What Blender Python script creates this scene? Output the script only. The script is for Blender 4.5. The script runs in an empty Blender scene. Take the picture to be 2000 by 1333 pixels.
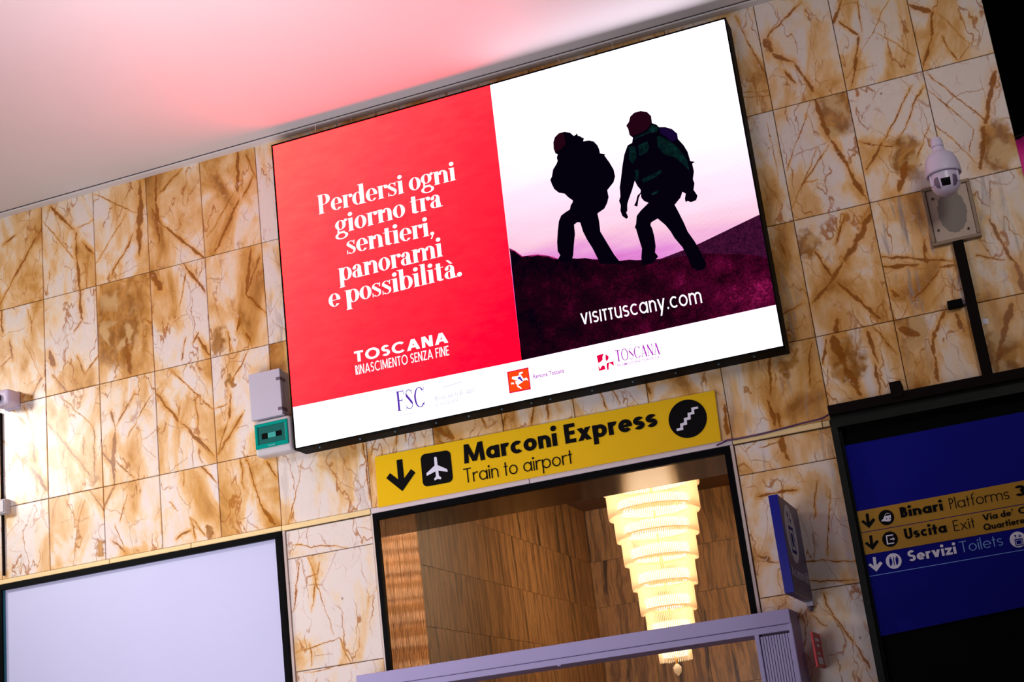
import bpy, bmesh, math, random
from mathutils import Vector, Matrix

C = bpy.context.scene.collection
sc = bpy.context.scene
PI = math.pi
random.seed(7)

# ---------------------------------------------------------------- camera, world, light, exposure
cam_d = bpy.data.cameras.new('camera'); cam = bpy.data.objects.new('camera', cam_d); C.objects.link(cam)
rot = Matrix(((0.9308472, 0.2084116, 0.3001469), (0.3460679, -0.2391198, -0.9072258), (-0.1173053, 0.9483598, -0.2947085)))
mw = rot.to_4x4(); mw.translation = Vector((6.7325, -9.0000, 1.6000))
cam.matrix_world = mw
cam_d.lens = 51.6525; cam_d.sensor_width = 36; cam_d.clip_end = 200
sc.camera = cam
sc.view_settings.view_transform = 'Standard'; sc.view_settings.look = 'None'
sc.view_settings.gamma = 1; sc.view_settings.use_curve_mapping = False
sc.view_settings.exposure = 0.0
world = bpy.data.worlds.new('world'); sc.world = world; world.use_nodes = True
world.node_tree.nodes['Background'].inputs[0].default_value = (0.80, 0.76, 0.90, 1)
world.node_tree.nodes['Background'].inputs[1].default_value = 0.07

def area(name, loc, target, size, power, col, spread=180, sy=None):
    d = bpy.data.lights.new(name, 'AREA'); d.energy = power; d.color = col; d.size = size
    if sy: d.shape = 'RECTANGLE'; d.size_y = sy
    d.spread = math.radians(spread)
    o = bpy.data.objects.new(name, d); C.objects.link(o); o.location = loc
    o.rotation_euler = (Vector(target)-Vector(loc)).to_track_quat('-Z', 'Y').to_euler()
    return o
area('hall_lamp_left', (-2.9, -3.3, 5.65), (0.9, 0, 3.7), 0.9, 42, (1.0, 0.92, 0.85), 90)
area('ceiling_fill', (3.0, -3.1, 3.1), (2.9, -2.9, 6.5), 1.6, 48, (1.0, 0.88, 0.95), 105)  # added upward fill that brightens the ceiling, no real fitting
area('hall_fill_low', (0.9, -4.4, 1.6), (0.9, 0, 3.6), 2.0, 34, (0.97, 0.92, 0.96), 80)  # added fill for the left wall, stands in for floor bounce
area('hall_fill_centre', (3.4, -5.0, 1.8), (3.4, 0, 3.6), 2.0, 22, (0.95, 0.90, 1.0), 80)  # added fill for the yellow sign and the middle of the wall
area('hall_fill_right', (8.4, -4.6, 5.6), (6.7, 0, 5.3), 1.0, 12, (1.0, 0.93, 0.88), 80)  # added fill that lifts the upper right marble
area('passage_fill', (8.3, 0.7, 5.4), (7.5, 2.0, 5.4), .5, 6, (1.0, 0.95, 0.95), 110)  # added fill so the pink banner shows up

# ---------------------------------------------------------------- helpers
def link(o, parent=None):
    C.objects.link(o)
    if parent is not None: o.parent = parent
    return o
def obj(name, bm, mat, parent=None, smooth=False, recalc=True):
    if recalc: bmesh.ops.recalc_face_normals(bm, faces=bm.faces)
    me = bpy.data.meshes.new(name); bm.to_mesh(me); bm.free()
    if smooth:
        for p_ in me.polygons: p_.use_smooth = True
    me.materials.append(mat)
    return link(bpy.data.objects.new(name, me), parent)
def tag(o, label, cat, group=None):
    o['label'] = label; o['category'] = cat
    if group: o['group'] = group
    return o
def empty(name, loc=(0,0,0)):
    # all parts are modelled in room coordinates; the root sits at the thing's base
    o = bpy.data.objects.new(name, None); o.empty_display_size = .1; C.objects.link(o); o.location = loc
    return o
def part(name, bm, mat, root, smooth=False, recalc=True):
    o = obj(name, bm, mat, None, smooth, recalc)
    o.parent = root; o.matrix_parent_inverse = Matrix.Translation(-Vector(wloc(root)))
    return o
def wloc(o):
    return o.location.copy() if o.type == 'EMPTY' else Vector((0,0,0))   # meshes are modelled in room coordinates
def thing(name, label, cat, loc=(0,0,0), group=None):
    return tag(empty(name, loc), label, cat, group)
def struct(name, bm, mat):
    o = obj(name, bm, mat); o['kind'] = 'structure'; return o

def box(bm, x0, x1, y0, y1, z0, z1, bev=0.0, seg=2):
    t = bmesh.new(); bmesh.ops.create_cube(t, size=1)
    for v in t.verts:
        v.co = Vector(((x0+x1)/2+v.co.x*(x1-x0), (y0+y1)/2+v.co.y*(y1-y0), (z0+z1)/2+v.co.z*(z1-z0)))
    if bev > 0: bmesh.ops.bevel(t, geom=t.edges[:], offset=bev, segments=seg, affect='EDGES', profile=.5)
    merge(bm, t); return bm
def merge(bm, t):
    m = {}
    for v in t.verts: m[v] = bm.verts.new(v.co)
    for f_ in t.faces:
        try: bm.faces.new([m[v] for v in f_.verts])
        except ValueError: pass
    t.free()
def B(*a, **k): return box(bmesh.new(), *a, **k)
def poly(bm, pts, y, depth=0.0):
    vs = [bm.verts.new((p[0], y, p[1])) for p in pts]
    f_ = bm.faces.new(vs)
    if depth > 0:
        r = bmesh.ops.extrude_face_region(bm, geom=[f_])
        for g in r['geom']:
            if isinstance(g, bmesh.types.BMVert): g.co.y -= depth
    return bm
def P(pts, y, depth=0.0): return poly(bmesh.new(), pts, y, depth)
def lathe(bm, prof, c, n=32, axis='z', cap=False):
    rings = []
    for r, h in prof:
        ring = []
        for i in range(n):
            a = 2*PI*i/n
            if axis == 'z': co = (c[0]+r*math.cos(a), c[1]+r*math.sin(a), c[2]+h)
            elif axis == 'y': co = (c[0]+r*math.cos(a), c[1]+h, c[2]+r*math.sin(a))
            else: co = (c[0]+h, c[1]+r*math.cos(a), c[2]+r*math.sin(a))
            ring.append(bm.verts.new(co))
        rings.append(ring)
    for a, b in zip(rings, rings[1:]):
        for i in range(n): bm.faces.new((a[i], a[(i+1)%n], b[(i+1)%n], b[i]))
    if cap:
        bm.faces.new(rings[0]); bm.faces.new(rings[-1])
    return bm
def tube(bm, pts, r, n=8):
    pts = [Vector(p) for p in pts]; rings = []
    for i, p in enumerate(pts):
        d = (pts[min(i+1, len(pts)-1)]-pts[max(i-1, 0)]).normalized()
        u = d.cross(Vector((0,0,1)));
        if u.length < .05: u = d.cross(Vector((1,0,0)))
        u.normalize(); w_ = d.cross(u)
        rings.append([bm.verts.new(p+(u*math.cos(2*PI*k/n)+w_*math.sin(2*PI*k/n))*r) for k in range(n)])
    for a, b in zip(rings, rings[1:]):
        for k in range(n): bm.faces.new((a[k], a[(k+1)%n], b[(k+1)%n], b[k]))
    bm.faces.new(rings[0]); bm.faces.new(rings[-1])
    return bm

# ---------------------------------------------------------------- materials
def srgb(r, g, b):
    f_ = lambda c: (c/255/12.92) if c <= 10 else ((c/255+.055)/1.055)**2.4
    return (f_(r), f_(g), f_(b), 1)
def mat(name, col, rough=.5, metal=0.0, spec=.5, noise=0.0, nscale=8, bump=0.0):
    m = bpy.data.materials.new(name); m.use_nodes = True; nt = m.node_tree
    b = nt.nodes['Principled BSDF']; b.inputs['Base Color'].default_value = col
    b.inputs['Roughness'].default_value = rough; b.inputs['Metallic'].default_value = metal
    b.inputs['Specular IOR Level'].default_value = spec
    if noise > 0 or bump > 0:
        tc = nt.nodes.new('ShaderNodeTexCoord'); n = nt.nodes.new('ShaderNodeTexNoise')
        n.inputs['Scale'].default_value = nscale; n.inputs['Detail'].default_value = 5
        nt.links.new(tc.outputs['Object'], n.inputs['Vector'])
        if noise > 0:
            mx = nt.nodes.new('ShaderNodeMix'); mx.data_type = 'RGBA'
            mx.inputs[6].default_value = tuple(c*(1-noise) for c in col[:3])+(1,)
            mx.inputs[7].default_value = tuple(min(1, c*(1+noise)) for c in col[:3])+(1,)
            nt.links.new(n.outputs['Fac'], mx.inputs[0]); nt.links.new(mx.outputs[2], b.inputs['Base Color'])
        if bump > 0:
            bp = nt.nodes.new('ShaderNodeBump'); bp.inputs['Strength'].default_value = bump; bp.inputs['Distance'].default_value = .01
            nt.links.new(n.outputs['Fac'], bp.inputs['Height']); nt.links.new(bp.outputs['Normal'], b.inputs['Normal'])
    return m
def emit(name, col, strength=1.0):
    m = bpy.data.materials.new(name); m.use_nodes = True; nt = m.node_tree
    nt.nodes.remove(nt.nodes['Principled BSDF']); e = nt.nodes.new('ShaderNodeEmission')
    e.inputs[0].default_value = col; e.inputs[1].default_value = strength
    nt.links.new(e.outputs[0], nt.nodes['Material Output'].inputs[0]); return m

class NT:
    def __init__(s, m): s.nt = m.node_tree; s.l = s.nt.links
    def n(s, t, **k):
        o = s.nt.nodes.new(t)
        for a, b in k.items(): setattr(o, a, b)
        return o
    def inp(s, sock, v):
        if isinstance(v, (int, float, tuple, list)): sock.default_value = v
        elif v is not None: s.l.new(v, sock)
    def m(s, op, a, b=None, c=None, clamp=False):
        o = s.n('ShaderNodeMath', operation=op, use_clamp=clamp)
        for i, v in enumerate((a, b, c)):
            if v is not None: s.inp(o.inputs[i], v)
        return o.outputs[0]
    def v(s, op, a, b=None, sc_=None):
        o = s.n('ShaderNodeVectorMath', operation=op); s.inp(o.inputs[0], a)
        if b is not None: s.inp(o.inputs[1], b)
        if sc_ is not None: s.inp(o.inputs[3], sc_)
        return o.outputs[1] if op in ('DOT_PRODUCT', 'LENGTH', 'DISTANCE') else o.outputs[0]
    def noise(s, vec, scale, detail=4, rough=.55, dist=0, col=False):
        o = s.n('ShaderNodeTexNoise'); s.inp(o.inputs['Vector'], vec); o.inputs['Scale'].default_value = scale
        o.inputs['Detail'].default_value = detail; o.inputs['Roughness'].default_value = rough; o.inputs['Distortion'].default_value = dist
        return o.outputs[1 if col else 0]
    def mix(s, fac, a, b, mode='MIX'):
        o = s.n('ShaderNodeMix', data_type='RGBA', blend_type=mode); s.inp(o.inputs[0], fac); s.inp(o.inputs[6], a); s.inp(o.inputs[7], b)
        return o.outputs[2]
    def ramp(s, fac, stops, interp='LINEAR'):
        o = s.n('ShaderNodeValToRGB'); cr = o.color_ramp; cr.interpolation = interp; s.inp(o.inputs[0], fac)
        while len(cr.elements) < len(stops): cr.elements.new(.5)
        for e, (p_, c_) in zip(cr.elements, stops): e.position = p_; e.color = c_
        return o.outputs[0]
    def rng(s, v, a, b, c=0.0, d=1.0):
        o = s.n('ShaderNodeMapRange', interpolation_type='SMOOTHSTEP'); s.inp(o.inputs[0], v)
        for i, q in enumerate((a, b, c, d)): s.inp(o.inputs[i+1], q)
        return o.outputs[0]

def marble():
    m = bpy.data.materials.new('siena_marble'); m.use_nodes = True; t = NT(m); bs = t.nt.nodes['Principled BSDF']
    tc = t.n('ShaderNodeTexCoord').outputs['Object']
    oi = t.n('ShaderNodeObjectInfo').outputs['Random']
    off = t.n('ShaderNodeCombineXYZ'); t.inp(off.inputs[0], t.m('MULTIPLY', oi, 57.3)); t.inp(off.inputs[1], t.m('MULTIPLY', oi, 23.1)); t.inp(off.inputs[2], t.m('MULTIPLY', oi, 91.7))
    p = t.v('ADD', tc, off.outputs[0])
    ps = t.v('MULTIPLY', p, (1.0, 1.0, 0.55))
    def attr(n, out):
        a = t.n('ShaderNodeAttribute', attribute_type='OBJECT', attribute_name=n); return a.outputs[out]
    tone = attr('tone', 'Fac'); grey = attr('grey', 'Fac')
    # distorted tile position for the hand-placed veins
    w1 = t.v('SUBTRACT', t.noise(p, 7, 3, .6, col=True), (.5, .5, .5)); w2 = t.v('SUBTRACT', t.noise(p, 45, 4, .7, col=True), (.5, .5, .5))
    q = t.v('ADD', t.v('ADD', tc, t.v('SCALE', w1, sc_=.055)), t.v('SCALE', w2, sc_=.018))
    q = t.v('MULTIPLY', q, (1, 0, 1))
    wid = t.rng(t.noise(p, 13, 2), .3, .7, .8, 1.9)
    vein = None; halo = None
    for i in range(6):
        a = t.n('ShaderNodeAttribute', attribute_type='OBJECT', attribute_name='v%d' % i)
        sp = t.n('ShaderNodeSeparateXYZ'); t.l.new(a.outputs['Vector'], sp.inputs[0])
        A = t.n('ShaderNodeCombineXYZ'); t.l.new(sp.outputs[0], A.inputs[0]); t.l.new(sp.outputs[1], A.inputs[2])
        D = t.n('ShaderNodeCombineXYZ'); t.l.new(sp.outputs[2], D.inputs[0]); t.l.new(a.outputs['Alpha'], D.inputs[2])
        ba = t.v('SUBTRACT', D.outputs[0], A.outputs[0]); pa = t.v('SUBTRACT', q, A.outputs[0])
        h = t.m('DIVIDE', t.v('DOT_PRODUCT', pa, ba), t.v('DOT_PRODUCT', ba, ba), clamp=True)
        d = t.v('LENGTH', t.v('SUBTRACT', pa, t.v('SCALE', ba, sc_=h)))
        w = attr('w%d' % i, 'Fac'); tap = t.m('MULTIPLY_ADD', t.m('POWER', t.m('MULTIPLY', t.m('MULTIPLY', h, 4.0), t.m('SUBTRACT', 1.0, h)), .45), .55, .30); ww = t.m('MULTIPLY', w, t.m('MULTIPLY', wid, tap))
        k = t.m('DIVIDE', t.m('SUBTRACT', ww, d), t.m('MULTIPLY_ADD', w, .40, .0012), clamp=True)
        k2 = t.m('DIVIDE', t.m('SUBTRACT', t.m('MULTIPLY', w, 4.0), d), t.m('MULTIPLY_ADD', w, 4.0, .001), clamp=True)
        vein = k if vein is None else t.m('MAXIMUM', vein, k)
        halo = k2 if halo is None else t.m('MAXIMUM', halo, k2)
    ab = t.n('ShaderNodeAttribute', attribute_type='OBJECT', attribute_name='blob')
    sb = t.n('ShaderNodeSeparateXYZ'); t.l.new(ab.outputs['Vector'], sb.inputs[0])
    bc = t.n('ShaderNodeCombineXYZ'); t.l.new(sb.outputs[0], bc.inputs[0]); t.l.new(sb.outputs[1], bc.inputs[2])
    bd = t.v('LENGTH', t.v('MULTIPLY', t.v('SUBTRACT', t.v('ADD', q, t.v('SCALE', w1, sc_=.20)), bc.outputs[0]), (1.25, 0, .8)))
    blob = t.m('DIVIDE', t.m('SUBTRACT', sb.outputs[2], bd), t.m('MULTIPLY_ADD', sb.outputs[2], .32, .001), clamp=True)
    # body: white/cream/honey clouds
    n1 = t.noise(ps, 3.4, 4, .55, .6); n2 = t.noise(t.v('MULTIPLY', p, (1.5, 1, .5)), 9, 5, .6, .4)
    body = t.m('ADD', t.m('ADD', t.m('MULTIPLY', n1, 1.9), t.m('MULTIPLY', n2, .35)), t.m('SUBTRACT', tone, 1.12))
    body = t.m('MULTIPLY_ADD', halo, .16, body)
    base = t.ramp(body, [(.34, srgb(228, 216, 208)), (.48, srgb(232, 210, 182)), (.58, srgb(230, 190, 138)), (.78, srgb(210, 156, 84)), (1.0, srgb(158, 104, 40))])
    # grey-lilac streaks
    gs = t.rng(t.noise(t.v('MULTIPLY', p, (3.2, 1, .45)), 5, 4, .6, .8), .5, .72)
    base = t.mix(t.m('MULTIPLY', gs, grey), base, srgb(150, 138, 134))
    # procedural vein nets
    pd = t.v('ADD', p, t.v('SCALE', w1, sc_=.10))
    def cracks(scale, stretch, w):
        vo = t.n('ShaderNodeTexVoronoi', feature='DISTANCE_TO_EDGE'); t.inp(vo.inputs['Vector'], t.v('MULTIPLY', pd, stretch)); vo.inputs['Scale'].default_value = scale
        return t.rng(vo.outputs[0], w, w*.25)
    c1 = t.m('MULTIPLY', cracks(4.2, (1, .3, .6), .014), t.rng(t.noise(p, 4.5, 2), .42, .56))
    c2 = t.m('MULTIPLY', cracks(11.0, (1, .4, .7), .022), t.rng(t.noise(p, 6.1, 2), .52, .66))
    rn = t.noise(t.v('MULTIPLY', pd, (1.6, 1, .55)), 3.0, 3, .5)
    rid = t.rng(t.m('ABSOLUTE', t.m('SUBTRACT', rn, .5)), .014, .001)
    rid = t.m('MULTIPLY', rid, t.rng(t.noise(p, 3.3, 2), .40, .55))
    base = t.mix(t.m('MULTIPLY', c2, .45), base, srgb(176, 112, 52))
    base = t.mix(t.m('MAXIMUM', t.m('MULTIPLY', c1, .55), t.m('MULTIPLY', rid, .85)), base, srgb(172, 104, 30))
    # hand-placed ochre veins
    vc = t.mix(t.noise(p, 16, 4), srgb(174, 102, 16), srgb(112, 62, 12))
    base = t.mix(t.m('MULTIPLY', t.m('POWER', halo, 1.5), .6), base, srgb(222, 160, 78))
    bcol = t.mix(t.rng(t.noise(t.v('MULTIPLY', p, (1.4, 1, .8)), 8, 5, .6, 1.2), .35, .7), srgb(142, 88, 20), srgb(196, 138, 62))
    vb = t.n('ShaderNodeTexVoronoi', feature='DISTANCE_TO_EDGE'); t.inp(vb.inputs['Vector'], t.v('MULTIPLY', t.v('ADD', p, t.v('SCALE', w1, sc_=.22)), (1, 0, .8))); vb.inputs['Scale'].default_value = 4.6
    bcol = t.mix(t.rng(vb.outputs[0], .10, .26), bcol, srgb(204, 166, 112))
    base = t.mix(t.m('MULTIPLY', blob, .92), base, bcol)
    base = t.mix(t.m('MULTIPLY', vein, .93), base, vc)
    # pale pinkish breccia near the veins
    br = t.m('MULTIPLY', t.rng(t.noise(p, 18, 5, .7, 1.0), .60, .66), t.rng(t.noise(p, 3.7, 2), .52, .62))
    base = t.mix(t.m('MULTIPLY', br, .75), base, srgb(226, 194, 168))
    # small grey-brown pits
    vo = t.n('ShaderNodeTexVoronoi'); t.inp(vo.inputs['Vector'], t.v('ADD', p, t.v('SCALE', w2, sc_=.02))); vo.inputs['Scale'].default_value = 7.5
    sx = t.n('ShaderNodeSeparateColor'); t.l.new(vo.outputs['Color'], sx.inputs[0])
    pit = t.m('MULTIPLY', t.rng(vo.outputs['Distance'], .075, .045), t.rng(sx.outputs[0], .80, .82))
    base = t.mix(t.m('MULTIPLY', pit, .7), base, srgb(128, 102, 78))
    t.l.new(base, bs.inputs['Base Color'])
    bs.inputs['Roughness'].default_value = .22; bs.inputs['Specular IOR Level'].default_value = .4
    t.inp(bs.inputs['Roughness'], t.rng(t.noise(p, 5, 4), .3, .7, .2, .34))
    return m

def striped(name, c0, c1, c2, rough):
    m = bpy.data.materials.new(name); m.use_nodes = True; t = NT(m); bs = t.nt.nodes['Principled BSDF']
    tc = t.n('ShaderNodeTexCoord').outputs['Object']; oi = t.n('ShaderNodeObjectInfo').outputs['Random']
    p = t.v('ADD', tc, t.v('SCALE', (1, 1, 1), sc_=t.m('MULTIPLY', oi, 60)))
    pd = t.v('ADD', p, t.v('SCALE', t.v('SUBTRACT', t.noise(p, 1.8, 2, col=True), (.5, .5, .5)), sc_=.12))
    n = t.noise(t.v('MULTIPLY', pd, (9, 9, .5)), 1.0, 4, .6); n2 = t.noise(t.v('MULTIPLY', pd, (30, 30, 1.6)), 1.0, 3, .6)
    col = t.ramp(t.m('MULTIPLY_ADD', n2, .3, t.m('SUBTRACT', n, .12)), [(.36, c0), (.5, c1), (.62, c2), (.72, c1)])
    t.l.new(col, bs.inputs['Base Color']); bs.inputs['Roughness'].default_value = rough
    return m

M_marble = marble()
M_grout = mat('grout', srgb(96, 70, 48), .9, noise=.3, nscale=30)
M_strip = striped('striped_brown_marble', srgb(96, 78, 64), srgb(218, 172, 116), srgb(146, 114, 84), .35)
M_plaster = mat('ceiling_plaster', srgb(226, 222, 224), .85, noise=.03, nscale=2.5, bump=.15)
M_ledge = mat('cream_ledge_stone', srgb(236, 208, 150), .5, noise=.08, nscale=12)
M_jamb = mat('pale_stone_strip', srgb(214, 196, 186), .5, noise=.06, nscale=10)
M_black = mat('black_frame_paint', srgb(3, 3, 5), .5, spec=.06, noise=.3, nscale=20)
M_blackrub = mat('black_plastic', srgb(3, 3, 4), .6, spec=.06, noise=.2, nscale=30)
M_dark = mat('unlit_passage_black', srgb(9, 8, 9), .9, spec=.1, noise=.3, nscale=1)  # near-black: the passage's lack of light put into the colour
M_lint = mat('polished_dark_bronze', srgb(18, 11, 8), .14, metal=.9, spec=.3, noise=.25, nscale=6)
M_lilac = mat('lilac_grey_powder_coat', srgb(166, 158, 204), .45, noise=.03, nscale=6)
M_lilac_d = mat('lilac_grey_recess_shade', srgb(70, 52, 70), .7, noise=.1, nscale=6)  # darker lilac, the shade in groove and grille put into the colour
M_yellow = mat('sign_yellow', srgb(236, 190, 0), .3, noise=.02, nscale=4)
M_ink = mat('sign_black', srgb(3, 2, 4), .5, spec=.1, noise=.2, nscale=8)
M_white = mat('sign_white', srgb(226, 226, 244), .4, noise=.02, nscale=8)
M_lblue = mat('sign_pale_blue', srgb(120, 170, 240), .4, noise=.02, nscale=8)
M_blue = mat('sign_blue', srgb(4, 6, 130), .6, spec=.12, noise=.12, nscale=3)
M_yellow2 = mat('board_yellow', srgb(172, 126, 0), .5, noise=.04, nscale=4)
M_panel = mat('blank_panel', srgb(198, 200, 234), .35, noise=.03, nscale=1.6)
M_greypl = mat('grey_plastic', srgb(188, 184, 200), .45, noise=.03, nscale=8)
M_greylt = mat('light_grey_plastic', srgb(196, 192, 196), .4, noise=.05, nscale=8)
M_hinge = mat('dark_grey_hinge', srgb(96, 80, 100), .5, noise=.1, nscale=10)
M_cam = mat('camera_white_plastic', srgb(214, 204, 230), .3, noise=.02, nscale=8)
M_lens = mat('black_glass', srgb(4, 4, 5), .08, noise=.2, nscale=5)
M_led = mat('led_array_grey', srgb(110, 96, 122), .4, noise=.6, nscale=220)
M_beige = mat('beige_metal', srgb(176, 158, 142), .5, noise=.12, nscale=9)
M_beige_d = mat('beige_metal_frame', srgb(140, 118, 98), .5, noise=.12, nscale=9)
M_bolt = mat('dark_bolt', srgb(62, 50, 40), .4, metal=.6, noise=.3, nscale=40)
M_boltblue = mat('steel_bolt', srgb(120, 170, 200), .3, metal=.5, noise=.2, nscale=40)
M_pipe = mat('dark_brown_pipe', srgb(16, 8, 8), .7, spec=.08, noise=.4, nscale=6)
M_green = mat('dark_green_marble', srgb(20, 24, 20), .5, spec=.2, noise=.6, nscale=14)
M_purple = mat('purple_cable', srgb(74, 20, 84), .4, noise=.1, nscale=8)
M_red = mat('sign_red', srgb(200, 30, 44), .4, noise=.05, nscale=8)
M_spike = mat('steel_spike', srgb(190, 176, 160), .3, metal=.6, noise=.1, nscale=8)
M_pink = mat('pink_fabric', srgb(190, 30, 118), .5, noise=.4, nscale=3)
M_floor = mat('hall_floor', srgb(150, 140, 132), .3, noise=.1, nscale=2)

def copper():
    m = bpy.data.materials.new('brushed_copper'); m.use_nodes = True; t = NT(m); bs = t.nt.nodes['Principled BSDF']
    tc = t.n('ShaderNodeTexCoord').outputs['Object']
    n = t.noise(t.v('MULTIPLY', tc, (60, 60, 1.5)), 1.0, 3, .6); n2 = t.noise(tc, 4, 4, .6)
    t.l.new(t.mix(n2, srgb(104, 74, 48), srgb(140, 102, 68)), bs.inputs['Base Color'])
    bs.inputs['Metallic'].default_value = 1
    t.inp(bs.inputs['Roughness'], t.rng(n, .3, .7, .05, .10))
    b = t.n('ShaderNodeBump'); b.inputs['Strength'].default_value = .18; b.inputs['Distance'].default_value = .01; t.inp(b.inputs['Height'], n); t.l.new(b.outputs[0], bs.inputs['Normal'])
    return m
M_copper = copper()

# ---------------------------------------------------------------- setting: the tiled wall
ZC = 6.474                      # ceiling height
LZ0, LZ1 = 3.535, 3.572         # cream ledge
bm = bmesh.new()
for a in [(-3.5, 7.158, .012, .60, LZ0, 6.80), (-3.5, -.44, .012, .60, 0, LZ0), (-.44, 1.90, .06, .60, 0, LZ0),
          (1.90, 2.632, .012, .60, 0, LZ0), (5.095, 5.75, .012, .60, 0, LZ0), (5.75, 7.158, .06, .60, 0, LZ0)]:
    box(bm, *a)
wall = struct('wall_front', bm, M_grout)

XS = [-1.44, -.96, -.425, 0, .480, .960, 1.440, 1.920, 2.612, 3.113, 3.618, 4.122, 4.625, 5.122, 5.745, 6.231, 6.717, 7.163]
ZS = [ZC, 5.689, 4.901, 4.113, LZ1]
VE = []
VE += [(-0.003,6.291,-0.408,5.741,0.009),(-0.251,6.287,-0.369,6.238,0.008),(0.089,6.451,0.309,6.174,0.011),(0.316,6.172,0.309,5.956,0.011),(0.316,5.954,0.335,5.696,0.012),(0.468,6.238,0.339,6.206,0.005),(0.377,6.080,0.470,5.943,0.009),(0.013,6.339,0.288,5.961,0.003),(0.918,6.458,0.874,5.845,0.022),(0.835,6.031,0.628,5.740,0.007),(0.504,6.449,0.870,6.187,0.003),(0.774,6.212,0.481,5.864,0.003),(1.050,6.462,1.045,6.245,0.015),(1.045,6.245,1.054,5.901,0.012),(1.069,6.061,1.436,5.684,0.011),(1.295,6.448,1.069,6.303,0.006),(0.995,6.207,1.095,6.029,0.006),(1.773,6.473,1.749,6.138,0.013),(1.758,6.074,1.529,5.710,0.013),(1.791,6.078,1.908,6.247,0.008),(1.472,5.847,1.731,6.156,0.003),(1.918,6.207,1.843,6.429,0.006),(0.335,5.696,0.339,5.445,0.014),(0.339,5.445,0.281,5.356,0.009),(1.250,5.691,1.431,5.416,0.011),(0.968,5.697,1.054,5.529,0.026),(1.134,5.522,1.243,5.350,0.004),(1.272,5.612,1.204,5.359,0.004),(1.841,5.695,1.762,5.327,0.012),(1.762,5.327,1.914,5.138,0.008),(1.699,5.163,1.666,5.048,0.010),(1.898,5.596,1.762,5.327,0.008),(-0.394,5.687,-0.383,5.503,0.009),(-0.149,5.644,-0.111,5.442,0.004)]
VE += [(-0.327,5.414,-0.301,5.259,0.008),(-0.417,5.221,-0.315,5.286,0.006),(-0.036,5.066,-0.139,4.916,0.012),(-0.256,5.349,-0.078,5.087,0.002),(-0.184,5.395,-0.037,5.054,0.002),(0.039,5.259,0.078,5.128,0.017),(0.063,5.094,0.280,5.355,0.005),(0.288,5.169,0.351,5.009,0.007),(0.479,5.127,0.351,5.009,0.005),(0.062,5.058,0.195,4.896,0.007),(0.728,5.219,0.754,4.924,0.026),(1.242,5.106,1.192,4.938,0.006),(1.332,5.086,1.438,4.920,0.014),(1.347,5.118,1.291,5.059,0.006),(1.590,5.064,1.604,4.908,0.006),(1.741,5.031,1.786,4.951,0.008),(-0.309,4.865,-0.011,4.493,0.007),(-0.196,4.867,-0.118,4.609,0.008),(-0.132,4.612,-0.116,4.418,0.016),(-0.427,4.658,-0.193,4.409,0.006),(-0.152,4.377,-0.006,4.174,0.012),(-0.111,4.346,-0.102,4.179,0.010),(0.009,4.692,0.388,4.206,0.011),(0.417,4.600,0.414,4.178,0.007),(0.112,4.889,0.404,4.602,0.003),(0.319,4.512,0.321,4.382,0.005),(0.569,4.676,0.599,4.505,0.010),(0.595,4.506,0.571,4.126,0.015),(0.787,4.774,0.603,4.539,0.007),(0.489,4.374,0.602,4.213,0.011),(0.931,4.732,0.705,4.449,0.003),(0.579,4.310,0.756,4.127,0.004),(0.958,4.739,1.152,4.477,0.010),(1.165,4.474,1.427,4.172,0.010),(1.098,4.887,1.436,4.501,0.004),(1.213,4.407,1.391,4.190,0.004),(1.290,4.612,1.304,4.424,0.005),(1.253,5.079,1.323,4.733,0.003),(1.685,4.439,1.453,4.178,0.008),(1.583,4.598,1.558,4.419,0.009),(1.756,4.887,1.588,4.678,0.004),(1.545,4.410,1.454,4.189,0.005),(1.450,4.510,1.553,4.535,0.003),(0.357,4.108,0.484,3.936,0.005),(0.154,4.075,0.242,3.875,0.003),(0.597,4.121,0.485,3.958,0.006),(0.685,4.014,0.611,3.834,0.003),(0.755,4.115,0.763,4.000,0.003),(1.163,4.108,1.162,3.995,0.004),(0.960,4.055,1.011,3.932,0.003),(1.310,4.115,1.426,3.969,0.007),(1.029,3.907,1.101,3.826,0.003),(1.199,3.754,1.303,3.614,0.005),(1.673,4.102,1.770,3.752,0.006),(1.770,3.752,1.867,3.582,0.013),(1.630,4.110,1.645,3.885,0.005),(1.831,4.061,1.906,3.925,0.007),(2.119,4.007,1.974,3.574,0.003)]
VE += [(0.313,4.043,0.242,3.827,0.003),(0.531,3.712,0.648,3.601,0.010),(0.648,3.601,0.566,3.811,0.004),(1.194,3.754,1.229,3.593,0.005),(1.084,3.631,1.189,3.665,0.008),(2.105,3.333,2.247,2.776,0.003),(2.182,3.271,2.100,2.954,0.003),(2.033,3.295,1.965,2.975,0.005),(1.955,2.699,2.284,2.746,0.003),(2.284,2.746,2.360,2.558,0.003),(2.012,2.560,2.400,2.564,0.003),(1.975,3.429,2.394,3.346,0.003),(2.068,2.742,2.068,2.587,0.004)]
VE += [(3.127,4.035,3.263,3.939,0.022),(3.147,3.948,3.243,3.887,0.008),(3.457,4.096,3.499,3.962,0.005),(3.651,4.029,3.609,3.927,0.012),(3.857,4.084,3.809,3.928,0.008),(3.944,4.094,3.938,3.944,0.008),(4.290,4.077,4.338,3.931,0.006),(4.395,4.042,4.435,3.939,0.004),(4.627,4.048,4.641,3.964,0.010),(2.865,4.101,2.830,3.981,0.006),(2.698,4.092,2.638,3.947,0.004),(2.910,4.092,2.913,3.979,0.004),(5.105,3.802,5.099,3.608,0.016),(2.589,4.070,2.608,3.645,0.006)]
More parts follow.
